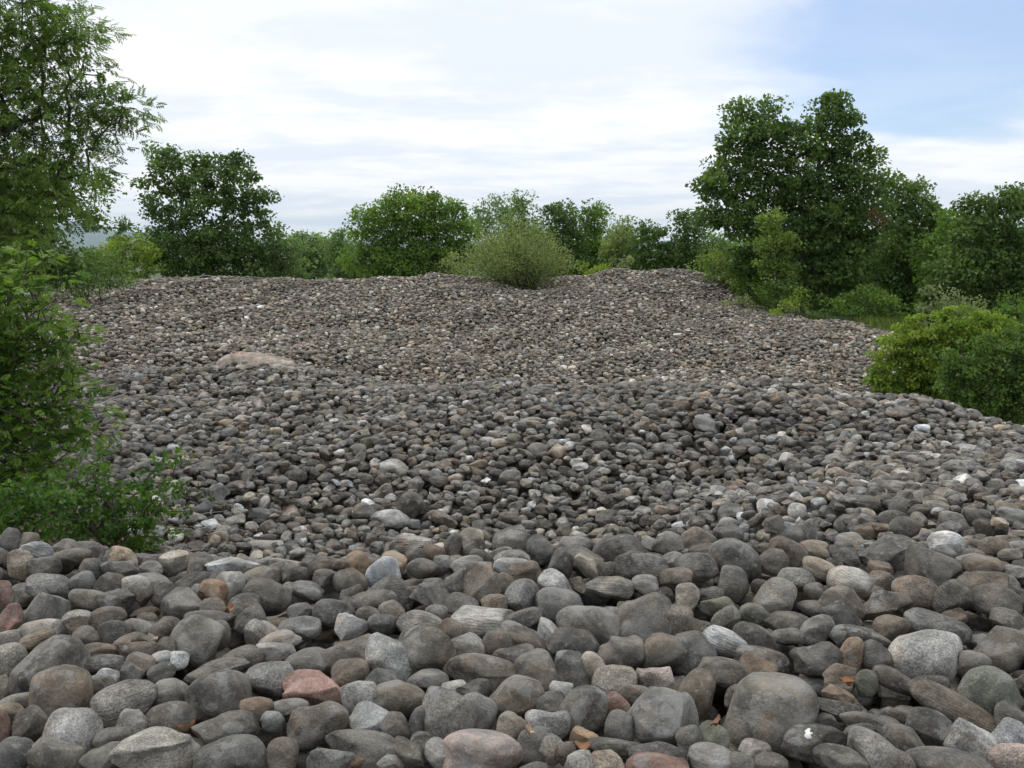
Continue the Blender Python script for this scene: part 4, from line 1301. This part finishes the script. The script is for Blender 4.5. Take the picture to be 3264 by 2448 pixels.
plant('bush', 'deep green bush under the shade tree at the left end of the heaps', 'bush', (150, 950), [(150, 880, 110, 60), (60, 880, 110, 80)], 24, OAK, 36, n=70, per=90, rc=0.35, size=0.085, stems=4, group=BU)
plant('near_shrub', 'tall feathery yellow-green shrub at the left rim beyond the near heap', 'shrub', (-90, 1720),
      [(0, 900, 120, 60), (10, 970, 130, 50), (60, 1060, 170, 60), (20, 1140, 200, 60), (60, 1230, 190, 60), (30, 1310, 210, 60), (90, 1390, 200, 55), (20, 1480, 180, 60), (-10, 1560, 160, 60), (-150, 1150, 200, 300)],
      8.8, FEATHER, 37, n=400, per=15, rc=0.19, size=0.105, gap=0.10, stems=6, style='pinnate', pairs=5, flat=0.25, droop=0.25, r_tip=0.004, shell=0.55,
      extra=((170, 960), (200, 1010), (250, 1050), (240, 1090), (230, 1180), (250, 1350), (330, 1330), (300, 1300), (265, 1230), (200, 880), (150, 820), (90, 800)))
plant('near_shrub', 'low dark green sapling reaching right over the stones beyond the near heap', 'shrub', (320, 1790),
      [(330, 1640, 210, 90), (250, 1560, 130, 70), (430, 1620, 110, 80), (300, 1480, 70, 50), (430, 1720, 110, 50), (230, 1690, 110, 50)],
      7.5, SHRUB, 38, n=120, per=34, rc=0.15, size=0.046, gap=0.10, stems=4, flat=0.4, droop=0.3, r_tip=0.0035, extra=((560, 1450), (530, 1480), (580, 1560), (590, 1630), (540, 1540), (490, 1500)))
plant('near_shrub', 'leafy yellow-green shrub in the lower left behind the crest stones', 'shrub', (60, 1760),
      [(50, 1620, 130, 70), (150, 1600, 80, 50), (20, 1690, 120, 50)], 7.0, SHRUB, 39, n=80, per=40, rc=0.14, size=0.046, gap=0.09, stems=4, flat=0.4, droop=0.3, r_tip=0.0035)
print('plants', round(time.time() - T0, 1))

# ------------------------------------------------------------------ litter under the near shrubs, grass along the right edge
g = np.random.default_rng(201)
n = 2600
x = g.uniform(-4.6, -2.0, n); y = g.uniform(6.6, 10.2, n)
ok = g.random(n) < np.clip((-1.9 - x) / 1.2, 0.1, 1); x, y = x[ok], y[ok]; n = len(x)
z = S(x, y) - 0.045 + np.where(in_stones(x, y), g.uniform(0.0, 0.10, n), g.uniform(0, 0.03, n))
V, Fc = leaf_arrays(np.c_[x, y, z], g.normal(size=(n, 3)) * np.array([1, 1, 0.25]), np.array([0, 0, 1.0]) + g.normal(0, 0.35, (n, 3)), g.uniform(0.03, 0.075, n), 0.6)
LIT = leaf_material('litter_leaf', (0.060, 0.038, 0.024), (0.260, 0.170, 0.100), (0.42, 0.34, 0.22), 0.05)
tag(obj('leaf_litter', crown_mesh('leaf_litter', V, Fc, g.random(n), LIT)), 'brown fallen leaves littering the hollow under the left shrubs', 'leaf litter', kind='stuff')
n = 15000
y = np.concatenate([g.uniform(13.5, 38.5, n // 2), g.uniform(31, 40, n - n // 2)])
edge = np.interp(y, RB[:, 0], RB[:, 1])
cl = np.sin(y * 2.1) + np.sin(y * 5.3 + 1) + np.sin(y * 0.9 + 2)
x = edge - 0.15 + np.abs(g.normal(0, 1, n)) * (0.75 + 0.25 * cl) - 0.35 * g.random(n)
L = g.uniform(0.10, 0.34, n) * (1 + 0.2 * cl)
d = np.array([0, 0, 1.0]) + g.normal(0, 0.34, (n, 3))
z = S(x, y) - np.where(in_stones(x, y), 0.05, 0.06) + L * 0.42
V, Fc = leaf_arrays(np.c_[x, y, z], d, g.normal(size=(n, 3)), np.maximum(L, 0.05), 0.10, 0.03)
GRS = leaf_material('grass_blade', (0.070, 0.120, 0.024), (0.210, 0.270, 0.070), (0.38, 0.33, 0.15))
tag(obj('grass', crown_mesh('grass', V, Fc, g.random(n), GRS)), 'rough grass fringing the right edge of the stones', 'grass', kind='stuff')

# ------------------------------------------------------------------ dead branches and dry leaves
def stick(label, lines, lift=0.07, r=0.010, crop=(0, 1350, 0.3164), group='dead branches', Yfix=None):
    ox, oy, k = crop
    segs = []
    B = None
    for ln in lines:
        pts = []
        for (x, y) in ln:
            px, py = ox + x * k, oy + y * k
            q = hit(px, py, lift, 6.6) if Yfix is None else at(px, py, Yfix)
            if q is None: q = at(px, py, Yfix or 8.0)
            pts.append(q)
        # keep depth along a twig smooth
        pts = np.array(pts)
        if Yfix is None:
            pts = np.array([at(*project(p), float(np.interp(i, [0, max(1, len(pts) - 1)], [pts[0][1], pts[-1][1]]))) for i, p in enumerate(pts)])
            for p in pts: p[2] = max(p[2], float(S(p[0], p[1])) + 0.03)
        n = 4 * (len(pts) - 1) + 1
        tt = np.linspace(0, len(pts) - 1, n)
        sm = np.stack([np.interp(tt, np.arange(len(pts)), pts[:, q]) for q in range(3)], 1) + rng.normal(0, 0.004, (n, 3))
        rr = np.linspace(r, r * 0.4, n)
        if B is None: B = sm[0].copy()
        segs += [(sm[i], sm[i + 1], rr[i], rr[i + 1]) for i in range(n - 1)]
    V, Fc = tubes(segs)
    o = obj('dead_branch', mesh_np('dead_branch', V - B, Fc, True, DEADWOOD), None, tuple(B))
    return tag(o, label, 'branch', group)
stick('bare forked grey branch beside the tip of the low dark sapling, uppermost', [[(1540, 800), (1700, 740), (1850, 640)], [(1790, 780), (1860, 700), (1905, 650)]])
stick('longest bleached grey branch on the stones right of the low dark sapling', [[(1690, 945), (1850, 970), (2010, 945), (2290, 880)], [(1760, 940), (1800, 900), (1960, 855), (2060, 800)]])
stick('upright bent twig right of the forked grey branch', [[(2120, 920), (2130, 860), (2110, 800), (2085, 700)], [(2035, 730), (2075, 650)]], r=0.007)
stick('grey branch lying level in the hollow below the longest one', [[(1780, 1055), (1920, 1065), (2060, 1115), (2260, 1125)], [(1960, 1075), (2100, 1035)]])
stick('thin dark twig sloping down to the crest stones', [[(1560, 1120), (1620, 1180), (1760, 1300)]], r=0.006)
stick('short twig right on the crest by the pale cracked stone', [[(1790, 1285), (1850, 1240)], [(1850, 1285), (2000, 1270), (2110, 1265)]], r=0.007)
tw = [[(470, 700), (600, 665), (760, 625)], [(500, 690), (640, 650), (720, 640)], [(560, 680), (660, 630), (750, 600)], [(400, 690), (520, 640), (600, 610)], [(520, 660), (560, 600), (570, 570)]]
for k, ln in enumerate(tw):
    stick(['lowest', 'second lowest', 'middle', 'leftmost', 'steepest'][k] + ' of the pale twigs heaped by the left shrub at mid distance', [ln], r=0.013, crop=(0, 900, 0.5725), lift=0.10)
stick('bleached driftwood-like branch on the brow of the far heap below the bushy oak', [[(560, 892), (620, 884), (655, 878), (700, 884)], [(640, 882), (652, 872)]], r=0.035, crop=(0, 0, 1.0), Yfix=38.9)
stick('thin bleached branch on the brow of the far heap, right of the bigger one', [[(730, 890), (790, 882), (850, 888)]], r=0.028, crop=(0, 0, 1.0), Yfix=38.9)

DRY, tdry = new_mat('dry_leaf')
bb = tdry.n('ShaderNodeBsdfPrincipled')
av = tdry.n('ShaderNodeAttribute', attribute_type='OBJECT', attribute_name='tint')
tdry.l(tdry.mix(tdry.smooth(tdry.noise(tdry.n('ShaderNodeTexCoord').outputs['Object'], 60.0, 3.0), 0.35, 0.65, 0.0, 0.4), av.outputs['Color'], (0.07, 0.04, 0.02, 1)), bb.inputs['Base Color'])
bb.inputs['Roughness'].default_value = 0.7
out(tdry, bb.outputs[0])
DRYL = [('A', 785, 825, (0.48, 0.40, 0.36), 'pale pinkish dry leaf on a dark stone left of the large mossy stone'), ('A', 985, 785, (0.36, 0.30, 0.24), 'tan dry leaf wedged left of the large mossy stone'),
        ('A', 1195, 1350, (0.30, 0.15, 0.07), 'rust-coloured dry leaf left of the stone with lichen discs'), ('B', 1255, 1265, (0.44, 0.33, 0.20), 'straw-coloured upright dry leaf left of the light oval stone'),
        ('B', 1570, 1350, (0.33, 0.17, 0.08), 'brown dry leaf between stones right of the small bluish oval'), ('C', 985, 1150, (0.30, 0.13, 0.045), 'orange dry leaf left of the small green-grey ball'),
        ('C', 1015, 1170, (0.24, 0.11, 0.05), 'darker orange dry leaf touching the orange one'), ('C', 228, 1400, (0.20, 0.085, 0.05), 'red-brown dry leaf left of the largest boulder'),
        ('A', 1460, 590, (0.32, 0.15, 0.07), 'rusty dry leaf below the upright pale egg stone')]
for k, (cr, x, y, tint, lab) in enumerate(DRYL):
    ox, oy, kk, _ = {'A': CROP_A, 'B': CROP_B, 'C': CROP_C}[cr]
    P = hit(ox + x * kk, oy + y * kk, 0.075)
    g = np.random.default_rng(60 + k)
    u = np.linspace(-1, 1, 7); Vv = []
    for a in u:
        wd = 0.5 * (1 - a * a) ** 0.7 + 0.03
        for b in (-1, 0, 1): Vv.append((a * 0.030, b * wd * 0.026, 0.012 * a * a + 0.010 * abs(b) + 0.003 * g.normal()))
    Vv = np.array(Vv); idx = np.arange(21).reshape(7, 3)
    fc = np.stack([idx[:-1, :-1], idx[:-1, 1:], idx[1:, 1:], idx[1:, :-1]], -1).reshape(-1, 4)
    o = obj('dry_leaf', mesh_np('dry_leaf', Vv, fc, True, DRY), None, tuple(P))
    o.rotation_euler = (R(28) + g.normal(0, .2), g.normal(0, .25), g.uniform(0, 6.28))
    o['tint'] = list(tint)
    tag(o, lab, 'leaf', 'dry leaves among the stones')
print('done', round(time.time() - T0, 1), 'field stones', N)

# ------------------------------------------------------------------ haze over the land, out past the mountains
hm = bpy.data.materials.new('haze'); hm.use_nodes = True; hm.node_tree.nodes.clear(); ht = NT(hm.node_tree)
pv = ht.n('ShaderNodeVolumePrincipled'); pv.inputs['Color'].default_value = (0.70, 0.88, 1.0, 1); pv.inputs['Density'].default_value = 4.2e-5
ho = ht.n('ShaderNodeOutputMaterial'); ht.l(pv.outputs[0], ho.inputs['Volume'])
E_, zb, zt_ = 19500.0, -20.0, 430.0
hv = np.array([(x, y, z) for z in (zb, zt_) for y in (-E_, E_) for x in (-E_, E_)])
hf = np.array([(0, 2, 3, 1), (4, 5, 7, 6), (0, 1, 5, 4), (2, 6, 7, 3), (0, 4, 6, 2), (1, 3, 7, 5)])
tag(obj('haze', mesh_np('haze', hv, hf, False, hm)), 'thin bluish haze lying over the distant land', 'haze', kind='stuff')
